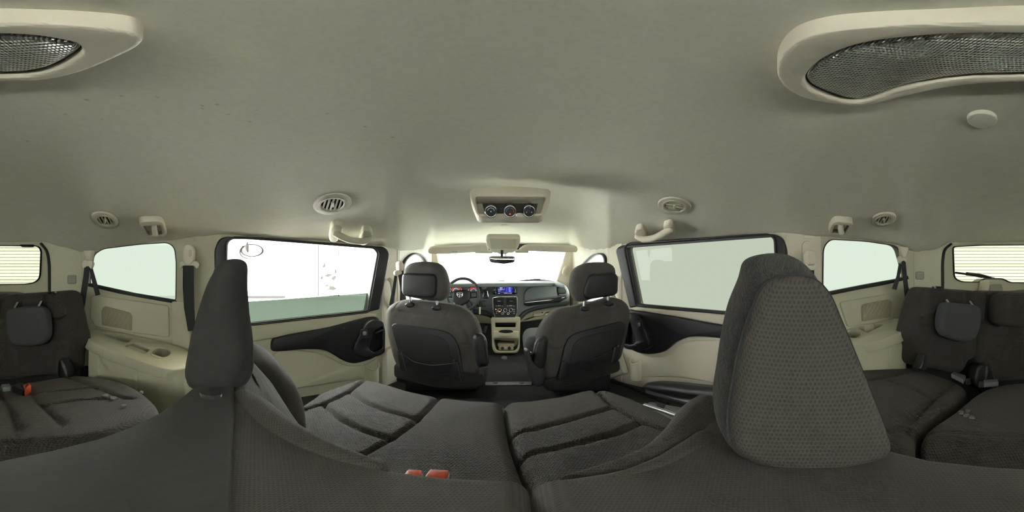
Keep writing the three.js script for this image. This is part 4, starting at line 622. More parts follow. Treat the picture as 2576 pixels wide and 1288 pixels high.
  const amber = mat(lin(0.9, 0.45, 0.1), 0.4, { emissive: lin(1, 0.45, 0.08), emissiveIntensity: 0.035 });
  obj('indicator_lamp', disc(f, 1247.5, 778, S(1.3, 4.16), 0.006, 0.009, 12), amber, c, 'amber indicator'); obj('indicator_lamp', disc(f, 1257.3, 782.3, S(1.2, 4.16), 0.006, 0.037, 12), amber, c, 'amber indicator');
  obj('button_row', ext(f, round(box(1253, 797, 1288, 800), 1), { t: 0.008, b: 0.002, off: 0.01 }), M.black, c);
  for (const [a, w, m] of [[1254.5, 3, M.greyPlastic], [1260, 6, M.greyPlastic], [1268.5, 1.6, mat(lin(0.8, 0.12, 0.08), 0.4)], [1279, 3, M.greyPlastic], [1284, 3, M.greyPlastic]]) obj('button', ext(f, box(a, 797.8, a + w, 799.4), { t: 0.006, b: 0.001, off: 0.013 }), m, c);
}
// lower console tower
{
  const f = face(4.1), g = thing('console_tower', 'beige console tower with drawer and cubbies below the climate panel', 'console');
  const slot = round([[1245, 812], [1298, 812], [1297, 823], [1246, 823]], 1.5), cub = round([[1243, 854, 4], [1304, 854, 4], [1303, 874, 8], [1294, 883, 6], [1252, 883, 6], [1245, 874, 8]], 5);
  obj('tower', ext(f, round([[1235, 800], [1309, 800], [1307.5, 878, 8], [1300, 889, 6], [1245, 889, 6], [1238, 878, 8]], 4), { t: 0.16, b: 0.006, off: 0, seg: 4, holes: [slot, cub] }), M.beige, g);
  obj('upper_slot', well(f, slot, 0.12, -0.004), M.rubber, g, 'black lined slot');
  const cb = obj('cubby', well(f, cub, 0.2, -0.004), M.beige, g);
  obj('cubby_floor', ext(f, round(box(1252, 866, 1294, 873), 2), { t: 0.15, b: 0.004, off: -0.03 }), M.beige, cb);
  obj('outlet_plate', ext(f, round(box(1254, 872.5, 1292, 882), 3), { t: 0.06, b: 0.006, off: -0.02 }), M.beige, cb);
  obj('power_outlet', disc(f, 1264, 877, S(4, 4.1), 0.02, -0.01), mat(lin(0.12, 0.03, 0.03), 0.5), cb, 'black outlet with red mark'); obj('power_outlet', disc(f, 1281, 877, S(4.2, 4.1), 0.02, -0.01), M.black, cb);
  const dr = obj('drawer', ext(f, round(box(1241, 832.5, 1304.5, 850.5), 2), { t: 0.04, b: 0.008, off: 0.014 }), M.beigeWarm, g);
  obj('drawer_grip', ext(f, curve([[1256, 844.5], [1272, 843.5], [1290, 843], [1286, 846], [1273, 847], [1260, 846.5]], 30), { t: 0.006, b: 0.002, off: 0.017 }), M.beige, dr);
  obj('drawer_gap_shade', ext(f, curve([[1255, 834], [1259, 830.5], [1287, 830.5], [1291, 834], [1280, 837], [1266, 837]], 30), { t: 0.004, b: 0, off: 0.0165 }), M.rubber, dr);  // no opening cut: its shade is a dark piece laid on the drawer face
}
// steering wheel
{
  const f = new Plane(P(1164, 741, 3.95), new V3(1, 0, 0), new V3(0, 0.16, 1)), g = thing('steering_wheel', 'dark steering wheel with shield emblem at its hub', 'steering wheel');
  const t = new THREE.TorusGeometry(S(40.5, 3.95), S(3.7, 3.95), 16, 64); t.applyMatrix4(f.m); obj('rim', t, M.dashDark, g);
  obj('hub', ext(f, round([[1139, 733, 6], [1150, 729.5], [1170, 729.5], [1183, 732, 6], [1182, 755, 8], [1170, 765], [1158, 771, 4], [1148, 766], [1138, 756, 8]], 4), { t: 0.06, b: 0.014, off: 0.02, seg: 4 }), M.black, g);
  for (const [o, n] of [[[[1127, 735], [1140, 735], [1140, 749], [1126, 748]]], [[[1181, 735], [1203, 735], [1203, 748], [1181, 750]]]]) { const s = obj('spoke', ext(f, round(o, 2), { t: 0.03, b: 0.006, off: 0.004 }), M.dashDark, g); for (let i = 0; i < 4; i++) { const x = o[0][0] < 1150 ? 1130 + (i % 2) * 4.5 : 1186 + (i % 2) * 6; obj('button', ext(f, round(box(x, 738 + (i >> 1) * 4.4, x + (o[0][0] < 1150 ? 3.6 : 5), 741.4 + (i >> 1) * 4.4), 0.8), { t: 0.01, b: 0.002, off: 0.009 }), M.greyPlastic, s); } }
  for (const q of [[[1146, 764], [1153, 768], [1150, 782], [1143, 780]], [[1163, 768], [1171, 764], [1177, 779], [1168, 782]]]) obj('spoke', ext(f, round(q, 2), { t: 0.03, b: 0.006, off: 0.0 }), M.greyPlastic, g);
  const e = obj('emblem', ext(f, round([[1150, 736.5, 2], [1157.5, 735, 1], [1165, 736.5, 2], [1164.5, 745], [1157.5, 751, 2], [1150.5, 745]], 2), { t: 0.006, b: 0.002, off: 0.026 }), M.chrome, g, 'chrome shield emblem with a cross');
  const dark = [];
  for (const s of [-1, 1]) { dark.push(ext(f, round([[1157.5 + s * 1.6, 737.8], [1157.5 + s * 6, 738.4], [1157.5 + s * 6, 740.6], [1157.5 + s * 1.6, 740.2]], 0.5), { t: 0.003, b: 0, off: 0.0275 })); dark.push(ext(f, round([[1157.5 + s * 2, 743], [1157.5 + s * 6, 742.4], [1157.5 + s * 5.4, 745], [1157.5 + s * 2, 748]], 0.5), { t: 0.003, b: 0, off: 0.0275 })); }
  obj('emblem_inlay', dark, M.rubber, e);
  obj('column', ext(face(4.05), round([[1140, 758], [1182, 758], [1190, 790], [1136, 790]], 8), { t: 0.15, b: 0.03, off: 0 }), M.dashDark, g);
  const k = thing('ignition_key', 'ignition key with pale yellow tag beside the steering wheel', 'key'), kf = face(4.02);
  obj('key_head', ext(kf, curve([[1203, 764], [1208, 759.5], [1214, 763], [1214, 770], [1208, 773], [1203, 770]], 30), { t: 0.03, b: 0.006, off: 0 }), M.rubber, k);
  obj('key_tag', ext(kf, round([[1205.5, 772], [1209.5, 772], [1209, 790.5], [1205, 790.5]], 1.5), { t: 0.006, b: 0.001, off: 0.005 }), mat(lin(0.72, 0.72, 0.42), 0.5), k, 'pale yellow key tag');
  const ib = obj('lock_housing', ext(face(4.1), round(box(1198, 757, 1223, 772), 4), { t: 0.05, b: 0.008, off: 0 }), M.dashDark, k);
  const p = thing('brake_pedal', 'dark pedal in the footwell beside the console tower', 'pedal'); obj('pedal_pad', ext(face(4.3), round([[1219, 820], [1227, 820], [1222, 838], [1216, 837]], 2), { t: 0.03, b: 0.006, off: 0 }), M.greyPlastic, p); obj('pedal_arm', post(P(1224, 805, 4.36), P(1222, 822, 4.32), 0.008), M.black, p);
}
// ---------- overhead ----------
{
  const f = ceilPlane(1284, 515), g = thing('overhead_climate_control', 'beige overhead console with three black climate knobs', 'climate control');
  const face2 = tri([1205, 546, 2.5], [1358, 546, 2.5], [1284, 478, 2.62]);
  const outer = round([[1182, 488, 6], [1190, 480, 6], [1237, 475, 30], [1302, 474.5, 30], [1379, 481, 6], [1386, 488, 6], [1378, 520, 10], [1366, 544, 6], [1357, 549, 5], [1208, 549, 5], [1200, 545, 6], [1186, 510, 10]], 6), rec = round([[1196, 504, 5], [1200, 500, 4], [1368, 500.5, 4], [1372, 504, 5], [1359, 543, 4], [1204, 543, 4]], 4);
  obj('housing', ext(face2, outer, { t: 0.06, b: 0.004, off: 0.02, seg: 4, holes: [rec] }), M.beigeWarm, g);
  obj('recess', well(face2, rec, 0.055, 0.017), M.beige, g);
  const plate = new Plane(face2.pt(0, 0, -0.03), face2.u, face2.n);
  obj('control_plate', ext(plate, round([[1213, 511], [1353, 511.5], [1347, 537], [1220, 537]], 2), { t: 0.012, b: 0.002, off: 0.0 }), M.gloss, g, 'black control plate');
  for (const [x, lab] of [[1235, 0], [1283, 1], [1331, 2]]) {
    const c = plate.at(x, 524, 0), e = P(x, 532, 2.46);
    const k = obj('knob', post(c, e, S(14, 2.46), 32), M.black, g), kf = new Plane(e, new V3(1, 0, 0), e.clone().sub(c));
    const r = new THREE.TorusGeometry(S(14, 2.46), S(1.5, 2.46), 10, 40); r.applyMatrix4(kf.m); obj('knob_ring', r, M.chrome, k, 'chrome knob ring');
    const arc = (a0, a1, R) => ext(kf, ribbon(Array.from({ length: 10 }, (_, i) => { const a = a0 + (a1 - a0) * i / 9; return [Math.cos(a) * R, Math.sin(a) * R]; }), 1.2).map(p => new V2(S(p[0], 2.46), S(p[1], 2.46))), { t: 0.002, b: 0, off: 0.0022 });
    const white = mat(lin(0.75, 0.76, 0.8), 0.5);
    if (lab === 0) { obj('scale_mark', arc(0.2, 2.9, 9), white, k); obj('scale_mark', disc(kf, x, 532, 0.003, 0.002, 0.002, 12), white, k); }
    if (lab === 1) { obj('scale_mark', arc(1.7, 3.3, 9), mat(lin(0.1, 0.2, 0.7), 0.5), k, 'blue cold scale'); obj('scale_mark', arc(-0.2, 1.45, 9), mat(lin(0.7, 0.06, 0.04), 0.5), k, 'red warm scale'); obj('indicator_lamp', disc(kf, x, 538.5, 0.0035, 0.003, 0.003, 14), mat(lin(0.9, 0.1, 0.05), 0.4, { emissive: lin(1, 0.08, 0.03), emissiveIntensity: 0.04 }), k, 'red indicator'); }
    if (lab === 2) { for (const [a, R] of [[1.57, 4], [3.6, 7], [-0.4, 7]]) obj('scale_mark', disc(kf, x + Math.cos(a) * R, 532 - Math.sin(a) * R * 0.7, 0.003, 0.002, 0.002, 8), white, k); obj('pointer', post(P(x + 2.5, 517, 2.47), P(x + 3, 524, 2.45), 0.003), white, k); }
  }
  single('headliner_plug', ext(ceilPlane(1269, 567), oval(1269.5, 567, 8.5, 2.6), { t: 0.006, b: 0.002, off: 0.003 }), M.headliner, 'tiny oval plug in the headliner above the mirror console', 'plug');
  single('headliner_plug', ext(ceilPlane(2470, 295), oval(2470, 295, 38, 19.5), { t: 0.02, b: 0.004, off: 0.012 }), M.headliner, 'round headliner plug below the long dome lamp', 'plug');
}
{
  const f = tri([1228, 634, 4.0], [1303, 634, 4.0], [1266, 594, 3.9]), g = thing('overhead_console', 'small beige overhead console above the mirror', 'console');
  obj('housing', ext(f, round([[1222, 603, 6], [1226, 594, 5], [1306, 594, 5], [1310, 603, 6], [1302, 624, 8], [1292, 634, 6], [1240, 634, 6], [1229, 624, 8]], 5), { t: 0.06, b: 0.015, off: 0.02, seg: 4 }), M.beigeWarm, g);
  obj('slot', ext(f, box(1247, 619, 1285, 621.5), { t: 0.008, b: 0.002, off: 0.023 }), M.beige, g);
  obj('lid', ext(f, round([[1232, 597], [1300, 597], [1296, 622], [1236, 622]], 4), { t: 0.01, b: 0.003, off: 0.024 }), M.beige, g);
  obj('map_lamp_lens', ext(f, round([[1248, 633], [1282, 633], [1274, 638.5], [1256, 638.5]], 3), { t: 0.03, b: 0.006, off: 0.01 }), M.beigeWarm, g);
  const m = thing('rear_view_mirror', 'rear view mirror hanging before the windscreen', 'mirror'), mf = face(3.92);
  const mo = round([[1229, 648, 5], [1234, 644.5, 4], [1292, 644.5, 4], [1296, 648, 4], [1294, 660, 4], [1268, 664], [1233, 660, 5]], 3);
  obj('mirror_shell', ext(mf, mo, { t: 0.04, b: 0.01, off: 0 }), M.blackSatin, m);
  obj('mirror_glass', ext(mf, inset(mo, 2), { t: 0.004, b: 0.001, off: 0.002 }), mat(lin(0.6, 0.63, 0.64), 0.03, { metalness: 1 }), m, 'silvered glass');
  obj('mount', [post(P(1263, 630, 3.97), P(1262, 650, 3.95), 0.012), tube([P(1267, 634, 4.05), P(1271, 639, 4.0), P(1273, 645, 3.97)], 0.004, { n: 10, k: 6 })], M.black, m);
  for (const [lab, o, st, clip] of [['beige sun visor above the steering wheel', [[1076, 631, 5], [1083, 622, 6], [1140, 618], [1224, 614, 4], [1230, 631, 4], [1170, 635], [1116, 638], [1080, 637, 4]], [1135, 627, 1168, 632.5], [1195, 632, 1240, 638]], ['beige sun visor above the glovebox', [[1304, 629, 4], [1318, 618, 6], [1342, 615.5], [1400, 617], [1448, 620, 6], [1454, 627, 6], [1450, 633, 4], [1400, 633]], [1360, 625, 1394, 629.5], [1295, 631, 1330, 637]]]) {
    const vis = thing('sun_visor', lab, 'sun visor', 'sun visors'), vf = tri([o[0][0], 634, 4.1], [o[0][0] + 140, 634, 4.1], [o[0][0] + 70, 616, 4.04]);
    obj('visor_board', ext(vf, round(o, 5), { t: 0.03, b: 0.01, off: 0.012, seg: 4 }), M.beigeWarm, vis);
    obj('warning_label', ext(vf, box(...st), { t: 0.002, b: 0, off: 0.0135 }), mat(lin(0.62, 0.6, 0.5), 0.6), vis, 'pale printed label');
    const pr = [];
    for (let i = 0; i < 4; i++) pr.push(ext(vf, box(st[0] + 3 + i * 3.4, st[1] + 1.3, st[0] + 5.4 + i * 3.4, st[3] - 1.6), { t: 0.001, b: 0, off: 0.0145 }));
    obj('label_print', pr, mat(lin(0.3, 0.3, 0.27), 0.6), vis);
    obj('visor_clip', ext(vf, round(box(...clip), 3), { t: 0.02, b: 0.006, off: 0.0 }), M.beige, vis);
  }
}
// round roof vents, grab handles, coat hooks
function roofVent(lab, x, y, rx, ry, rot, tilt, nS) {
  const f = ceilPlane(x, y), g = thing('roof_vent', lab, 'vent', 'roof vents'), R = (k) => oval(x, y, rx * k, ry * k, rot);
  obj('bezel', ext(f, R(1), { t: 0.014, b: 0.005, off: 0.009, holes: [R(0.58)], seg: 4 }), M.beigeWarm, g);
  obj('inner_ring', ext(f, R(0.76), { t: 0.016, b: 0.004, off: 0.013, holes: [R(0.6)], seg: 3 }), M.beige, g);
  obj('duct', well(f, R(0.62), 0.13, 0.006), M.greyPlastic, g, 'open air duct');
  for (let i = 0; i < nS; i++) { const s = (i - (nS - 1) / 2) / nS * 1.1, L = Math.sqrt(Math.max(0.05, 1 - s * s * 3.2)), c = Math.cos(tilt), sn = Math.sin(tilt), px = (u, w) => { const a = u * rx * 0.56, b = w * ry * 0.56, cr = Math.cos(rot), sr = Math.sin(rot); return [x + a * cr - b * sr, y + a * sr + b * cr]; };
    obj('louvre', ext(f, ribbon([px(s * 1.7 * c - L * sn, s * 1.7 * sn + L * c), px(s * 1.7 * c + L * sn, s * 1.7 * sn - L * c)], ry * 0.17), { t: 0.012, b: 0.002, off: 0.009 }), M.beige, g); }
  obj('louvre_tab', ext(f, round(box(x - rx * 0.07, y - ry * 0.18, x + rx * 0.1, y + ry * 0.2), 2), { t: 0.014, b: 0.003, off: 0.014 }), M.beigeWarm, g);
}
roofVent('round roof vent with upright louvres above the half lowered window', 836, 511, 49, 26, -0.12, 0.25, 5);
roofVent('round roof vent with level louvres above the closed sliding door window', 1697, 516, 42, 21.5, 0.13, 1.57, 4);
roofVent('small slanted roof vent above the quarter window with no headrest before it', 263, 551, 35, 18, 0.25, -0.45, 4);
roofVent('small slanted roof vent above the corner near the rear wiper', 2223, 550, 32, 17, -0.22, 0.5, 4);
for (const [lab, a, b, ea, eb, mm] of [['beige grab handle above the half lowered window', [836, 570], [934, 584], [[826, 588, 8], [832, 556, 10], [848, 551, 8], [864, 556, 4], [858, 572], [848, 595, 5], [832, 596, 8]], [[901, 600], [905, 585], [912, 566, 6], [930, 565, 6], [938, 580, 6], [922, 603, 6], [908, 605, 8]], M.beige], ['beige grab handle above the closed sliding door window', [1601, 580], [1694, 562], [[1598, 576], [1602, 564, 5], [1617, 562, 5], [1626, 575], [1631, 592, 8], [1616, 598, 6], [1608, 592]], [[1670, 556, 4], [1686, 550, 6], [1694, 553, 8], [1702, 578, 8], [1698, 588, 8], [1680, 590, 5], [1674, 576]], M.beigeWarm]]) {
  const g = thing('grab_handle', lab, 'handle', 'roof grab handles'), f = ceilPlane((a[0] + b[0]) / 2, (a[1] + b[1]) / 2);
  const up = a[1] < b[1] ? 1 : -1, mid = [(a[0] + b[0]) / 2, (a[1] + b[1]) / 2 + 5];
  obj('mount', ext(f, round(ea, 4), { t: 0.05, b: 0.01, off: 0.04, seg: 4 }), mm, g);
  obj('mount', ext(f, round(eb, 4), { t: 0.05, b: 0.01, off: 0.04, seg: 4 }), mm, g);
  obj('grip', rope([f.at(a[0], a[1], 0.035), f.at(a[0] + 18, a[1] + (up > 0 ? 1 : 0), 0.06), f.at(mid[0], mid[1] - 1, 0.066), f.at(b[0] - 18, b[1] + (up > 0 ? 0 : 1), 0.06), f.at(b[0], b[1], 0.035)], [0.020, 0.022, 0.021, 0.022, 0.020], 40, 14), mm, g);
}
for (const [lab, o, w, hk] of [['beige coat hook beside the small slanted vent and narrow headrest pillar', [[347, 549, 8], [356, 543, 8], [402, 542, 12], [411, 550, 8], [419, 574, 8], [410, 583, 10], [372, 584, 12], [362, 578, 8]], [[357, 554], [401, 552], [408, 576], [372, 578]], [380, 553, 392, 576]], ['beige coat hook above the quarter window beside the large headrest', [[2082, 572, 10], [2090, 552, 10], [2100, 542, 12], [2142, 545, 8], [2146, 552, 8], [2134, 574, 10], [2120, 579, 12], [2092, 578, 8]], [[2092, 573], [2100, 551], [2136, 552], [2126, 573]], [2108, 551, 2120, 572]]]) {
  const f = ceilPlane(o[0][0] + 36, 563), g = thing('coat_hook', lab, 'hook', 'roof coat hooks');
  const hole = round(w, 4);
  obj('bezel', ext(f, round(o, 8), { t: 0.05, b: 0.004, off: 0.034, holes: [hole], seg: 4 }), M.beigeWarm, g);
  obj('recess', well(f, hole, 0.02, 0.030), M.beige, g);
  obj('hook', rope([f.at((hk[0] + hk[2]) / 2, hk[1] - 1, 0.012), f.at((hk[0] + hk[2]) / 2, (hk[1] + hk[3]) / 2 - 4, 0.036), f.at((hk[0] + hk[2]) / 2 + 2, hk[3] - 4, 0.040), f.at((hk[0] + hk[2]) / 2 + 3, hk[3], 0.024)], [0.010, 0.013, 0.013, 0.010], 24, 10, 1), M.beigeWarm, g);
}
// dome lamps, switched off
for (const [lab, px, py, outer, lens] of [
  ['dome lamp with pointed end above the plain rear window', 120, 100, [[-260, 150], [-250, 60], [-150, 28], [0, 22], [110, 23], [194, 27], [291, 38], [340, 50], [361, 67], [349, 83], [291, 114], [233, 140], [175, 159], [97, 172], [0, 174], [-150, 176]], [[-190, 140], [-180, 76], [-90, 58], [0, 56], [97, 61], [163, 72], [194, 81], [201, 93], [184, 109], [136, 136], [107, 145], [58, 152], [0, 153], [-100, 154]]],
  ['long curved dome lamp with prism lens above the large headrest', 2270, 130, [[1955, 148], [1969, 106], [2006, 69], [2085, 42], [2217, 27], [2349, 22], [2576, 21], [2720, 30], [2790, 70], [2780, 150], [2700, 172], [2576, 174], [2481, 177], [2375, 190], [2283, 211], [2204, 232], [2151, 238], [2085, 232], [2011, 214], [1966, 182]], [[2032, 169], [2048, 142], [2085, 113], [2164, 82], [2296, 63], [2428, 55], [2576, 55], [2690, 66], [2720, 100], [2700, 142], [2576, 152], [2454, 156], [2349, 169], [2256, 190], [2177, 219], [2138, 222], [2085, 208], [2042, 187]]]]) {
  const f = ceilPlane(px, py), g = thing('dome_lamp', lab, 'lamp', 'ceiling dome lamps'), O = curve(outer, 110), L = curve(lens, 100);
  obj('bezel', ext(f, O, { t: 0.05, b: 0.010, off: 0.036, holes: [inset(L, -7)], seg: 5 }), M.beigeWarm, g);
  obj('lens_seat', ext(f, inset(L, -8), { t: 0.02, b: 0.004, off: 0.02 }), mat(lin(0.06, 0.058, 0.05), 0.6), g, 'dark lens surround');
  const prism = tex(128, (u, v) => { const x = Math.abs(u * 8 % 1 - 0.5), y = Math.abs(v * 8 % 1 - 0.5); return 1 - (x + y); }, 0.075);
  const lm = mat(lin(0.5, 0.5, 0.48), 0.14, { metalness: 0.8, bumpMap: prism, bumpScale: 0.005 });
  const ln = obj('lens', puff(f, L, { t: 0.02, r: 0.012, crown: 0.006, off: 0.032, n: 150, rings: 20 }), lm, g, 'clear prismatic lens over silver reflector');
  obj('lens_rim', tube(L.filter((_, i) => i % 2 === 0).map(p => f.at(p[0], p[1], 0.022)), 0.002, { n: 160, k: 6, closed: true }), M.chrome, ln);
}
// ---------- seat belts ----------
function belt(lab, o) {
  const g = thing('seat_belt', lab, 'seat belt', 'seat belts'), f = o.pl;
  o.web.forEach((w, i) => obj('webbing', ext(f, ribbon(w.p, w.w), { t: 0.004, b: 0.001, off: w.h ?? 0.03 }), M.belt, g));
  if (o.guide) obj('belt_guide', ext(f, round(o.guide, 5), { t: 0.024, b: 0.006, off: 0.034 }), M.beigeWarm, g, 'beige belt guide loop');
  if (o.anchor) obj('height_adjuster', ext(f, round(o.anchor, 6), { t: 0.05, b: 0.012, off: 0.045 }), M.beigeWarm, g, 'beige adjuster cover');
  if (o.button) obj('adjuster_button', ext(f, round(o.button, 3), { t: 0.012, b: 0.003, off: 0.05 }), M.beige, g);
  if (o.tongue) { const t = obj('belt_tongue', ext(f, round(o.tongue, 3), { t: 0.02, b: 0.005, off: 0.044 }), M.blackSatin, g); obj('tongue_plate', ext(f, round(o.plate, 2), { t: 0.008, b: 0.001, off: 0.036 }), M.greyPlastic, t); }
  return g;
}
const bpL = side(180, 2.32, 260, 2.36), bpR = side(2240, 2.36, 2310, 2.32);
belt('black seat belt hanging beside the third row seat with the orange buckle', { pl: bpL, web: [{ p: [[226, 665, 13], [222, 700, 14], [213, 760, 15], [205, 806, 15]], w: 14, h: 0.03 }, { p: [[232, 672, 8], [240, 705, 11], [250, 742, 12]], w: 11, h: 0.02 }, { p: [[205, 820, 17], [202, 860, 16], [196, 930, 12]], w: 15, h: 0.03 }], guide: [[211, 660], [218, 653], [238, 655], [242, 664], [236, 678], [228, 668], [216, 676], [211, 670]], anchor: [[216, 630], [240, 630], [236, 656], [222, 656]], tongue: [[191, 810], [196, 806], [213, 808], [217, 813], [213, 820], [195, 817]], plate: [[199, 820], [208, 820], [207, 831], [199, 830]] });
belt('black seat belt hanging beside the corner near the rear wiper', { pl: bpR, web: [{ p: [[2268, 656, 11], [2272, 700, 11], [2280, 760, 13], [2286, 798, 14]], w: 12, h: 0.03 }, { p: [[2262, 664, 8], [2257, 695, 9], [2247, 727, 12]], w: 10, h: 0.02 }, { p: [[2287, 806, 13], [2289, 860, 12], [2287, 912, 10]], w: 12, h: 0.03 }], guide: [[2254, 650], [2258, 643], [2274, 645], [2278, 652], [2275, 662], [2268, 654], [2260, 663], [2254, 658]], anchor: [[2258, 620], [2282, 622], [2275, 650], [2262, 648]], tongue: [[2271, 798], [2276, 794], [2293, 794], [2297, 799], [2294, 806], [2274, 806]], plate: [[2280, 806], [2288, 806], [2288, 816], [2280, 816]] });
belt('black seat belt below the adjuster beside the narrow headrest', { pl: side(445, 2.56, 555, 2.6), web: [{ p: [[479, 668, 27], [479, 720, 28], [481, 770, 26], [487, 830, 18]], w: 26, h: 0.03 }], guide: [[455, 662, 8], [462, 656, 8], [498, 656, 8], [505, 664, 8], [500, 677, 6], [492, 668], [466, 668], [459, 677, 6]], anchor: [[466, 628, 8], [472, 616, 10], [486, 616, 10], [493, 628, 8], [492, 658, 8], [484, 667, 8], [474, 667, 8], [466, 656, 8]], button: [[484, 630], [490, 628], [490, 644], [484, 646]] });
belt('black seat belt on the pillar beside the steering wheel side headrest', { pl: side(965, 3.1, 1015, 3.2), web: [{ p: [[1000, 688, 9], [1006, 720, 10], [1011, 756, 12]], w: 10, h: 0.03 }, { p: [[992, 694, 7], [987, 730, 9], [980, 768, 10]], w: 9, h: 0.02 }], guide: [[986, 684], [992, 679], [1004, 681], [1006, 688], [998, 692], [988, 693]], anchor: [[994, 660, 5], [1002, 655, 6], [1009, 664, 5], [1007, 682, 4], [996, 682, 4]] });
belt('beige belt height adjuster on the pillar behind the large headrest', { pl: side(1975, 2.42, 2065, 2.4), web: [{ p: [[2032, 676], [2034, 960]], w: 20, h: 0.03 }], guide: [[2014, 668], [2020, 660], [2044, 660], [2050, 668], [2044, 680], [2020, 680]], anchor: [[2020, 640, 8], [2026, 630, 8], [2038, 630, 8], [2044, 642, 8], [2042, 668, 6], [2022, 668, 6]] });
// ---------- side shelves with cup holders ----------
function shelf(lab, A, B, C, top, front, body, wells, cup, wall) {
  const pl = tri(A, B, C), g = thing('side_shelf', lab, 'shelf', 'moulded side shelves');
  const cupO = oval(...cup), wl2 = wells.map(w => round(w, 5));
  obj('shelf_top', ext(pl, curve(top, 100), { t: 0.05, b: 0.005, off: 0, seg: 4, holes: [...wl2, cupO] }), M.beige, g);
  wl2.forEach(w => obj('tray', well(pl, w, 0.06, -0.004), M.beige, g));
  obj('cup_holder', [well(pl, cupO, 0.09, -0.004), ext(pl, oval(cup[0], cup[1], cup[2] + 4, cup[3] + 2.4), { t: 0.012, b: 0.003, off: 0.004, holes: [cupO] })], M.beige, g);
  obj('shelf_body', ext(body.pl, round(body.o, 8), { t: 0.16, b: 0.02, off: 0, seg: 4 }), M.beige, g);
  for (const r of body.ribs) obj('rib', ext(body.pl, round(box(...r), 3), { t: 0.02, b: 0.006, off: 0.008 }), M.beige, g);
}
shelf('beige side shelf with cup holder beside the orange buckle seat', [214, 832, 2.36], [474, 888, 2.5], [430, 930, 2.22],
  [[216, 836], [238, 826], [290, 832], [350, 846], [430, 866], [474, 884], [474, 908], [466, 922], [430, 929], [380, 918], [318, 896], [262, 874], [222, 852]], 0,
  { pl: side(214, 2.28, 474, 2.2), o: [[218, 858, 4], [262, 880], [318, 902], [380, 924], [430, 934], [470, 924, 4], [474, 1180], [214, 1180]], ribs: [[246, 890, 252, 945], [336, 936, 346, 985]] },
  [[[252, 835, 8], [300, 840], [334, 850, 3], [322, 861, 4], [285, 853, 10]], [[311, 869, 3], [336, 862, 3], [377, 879, 3], [364, 891, 5]]], [405, 888, 23, 12]);
shelf('beige side shelf partly hidden behind the large headrest', [2290, 808, 2.32], [2100, 842, 2.42], [2140, 880, 2.2],
  [[2284, 806], [2240, 800], [2190, 806], [2140, 818], [2090, 834], [2090, 862], [2110, 872], [2150, 868], [2210, 856], [2260, 838], [2286, 822]], 0,
  { pl: side(2090, 2.2, 2292, 2.26), o: [[2284, 828, 4], [2210, 862], [2150, 874], [2090, 878], [2090, 1180], [2288, 1180]], ribs: [[2234, 872, 2241, 920]] },
  [[[2158, 824, 3], [2190, 812, 3], [2222, 816, 4], [2196, 832, 3], [2180, 836, 3]]], [2148, 841, 17, 10]);
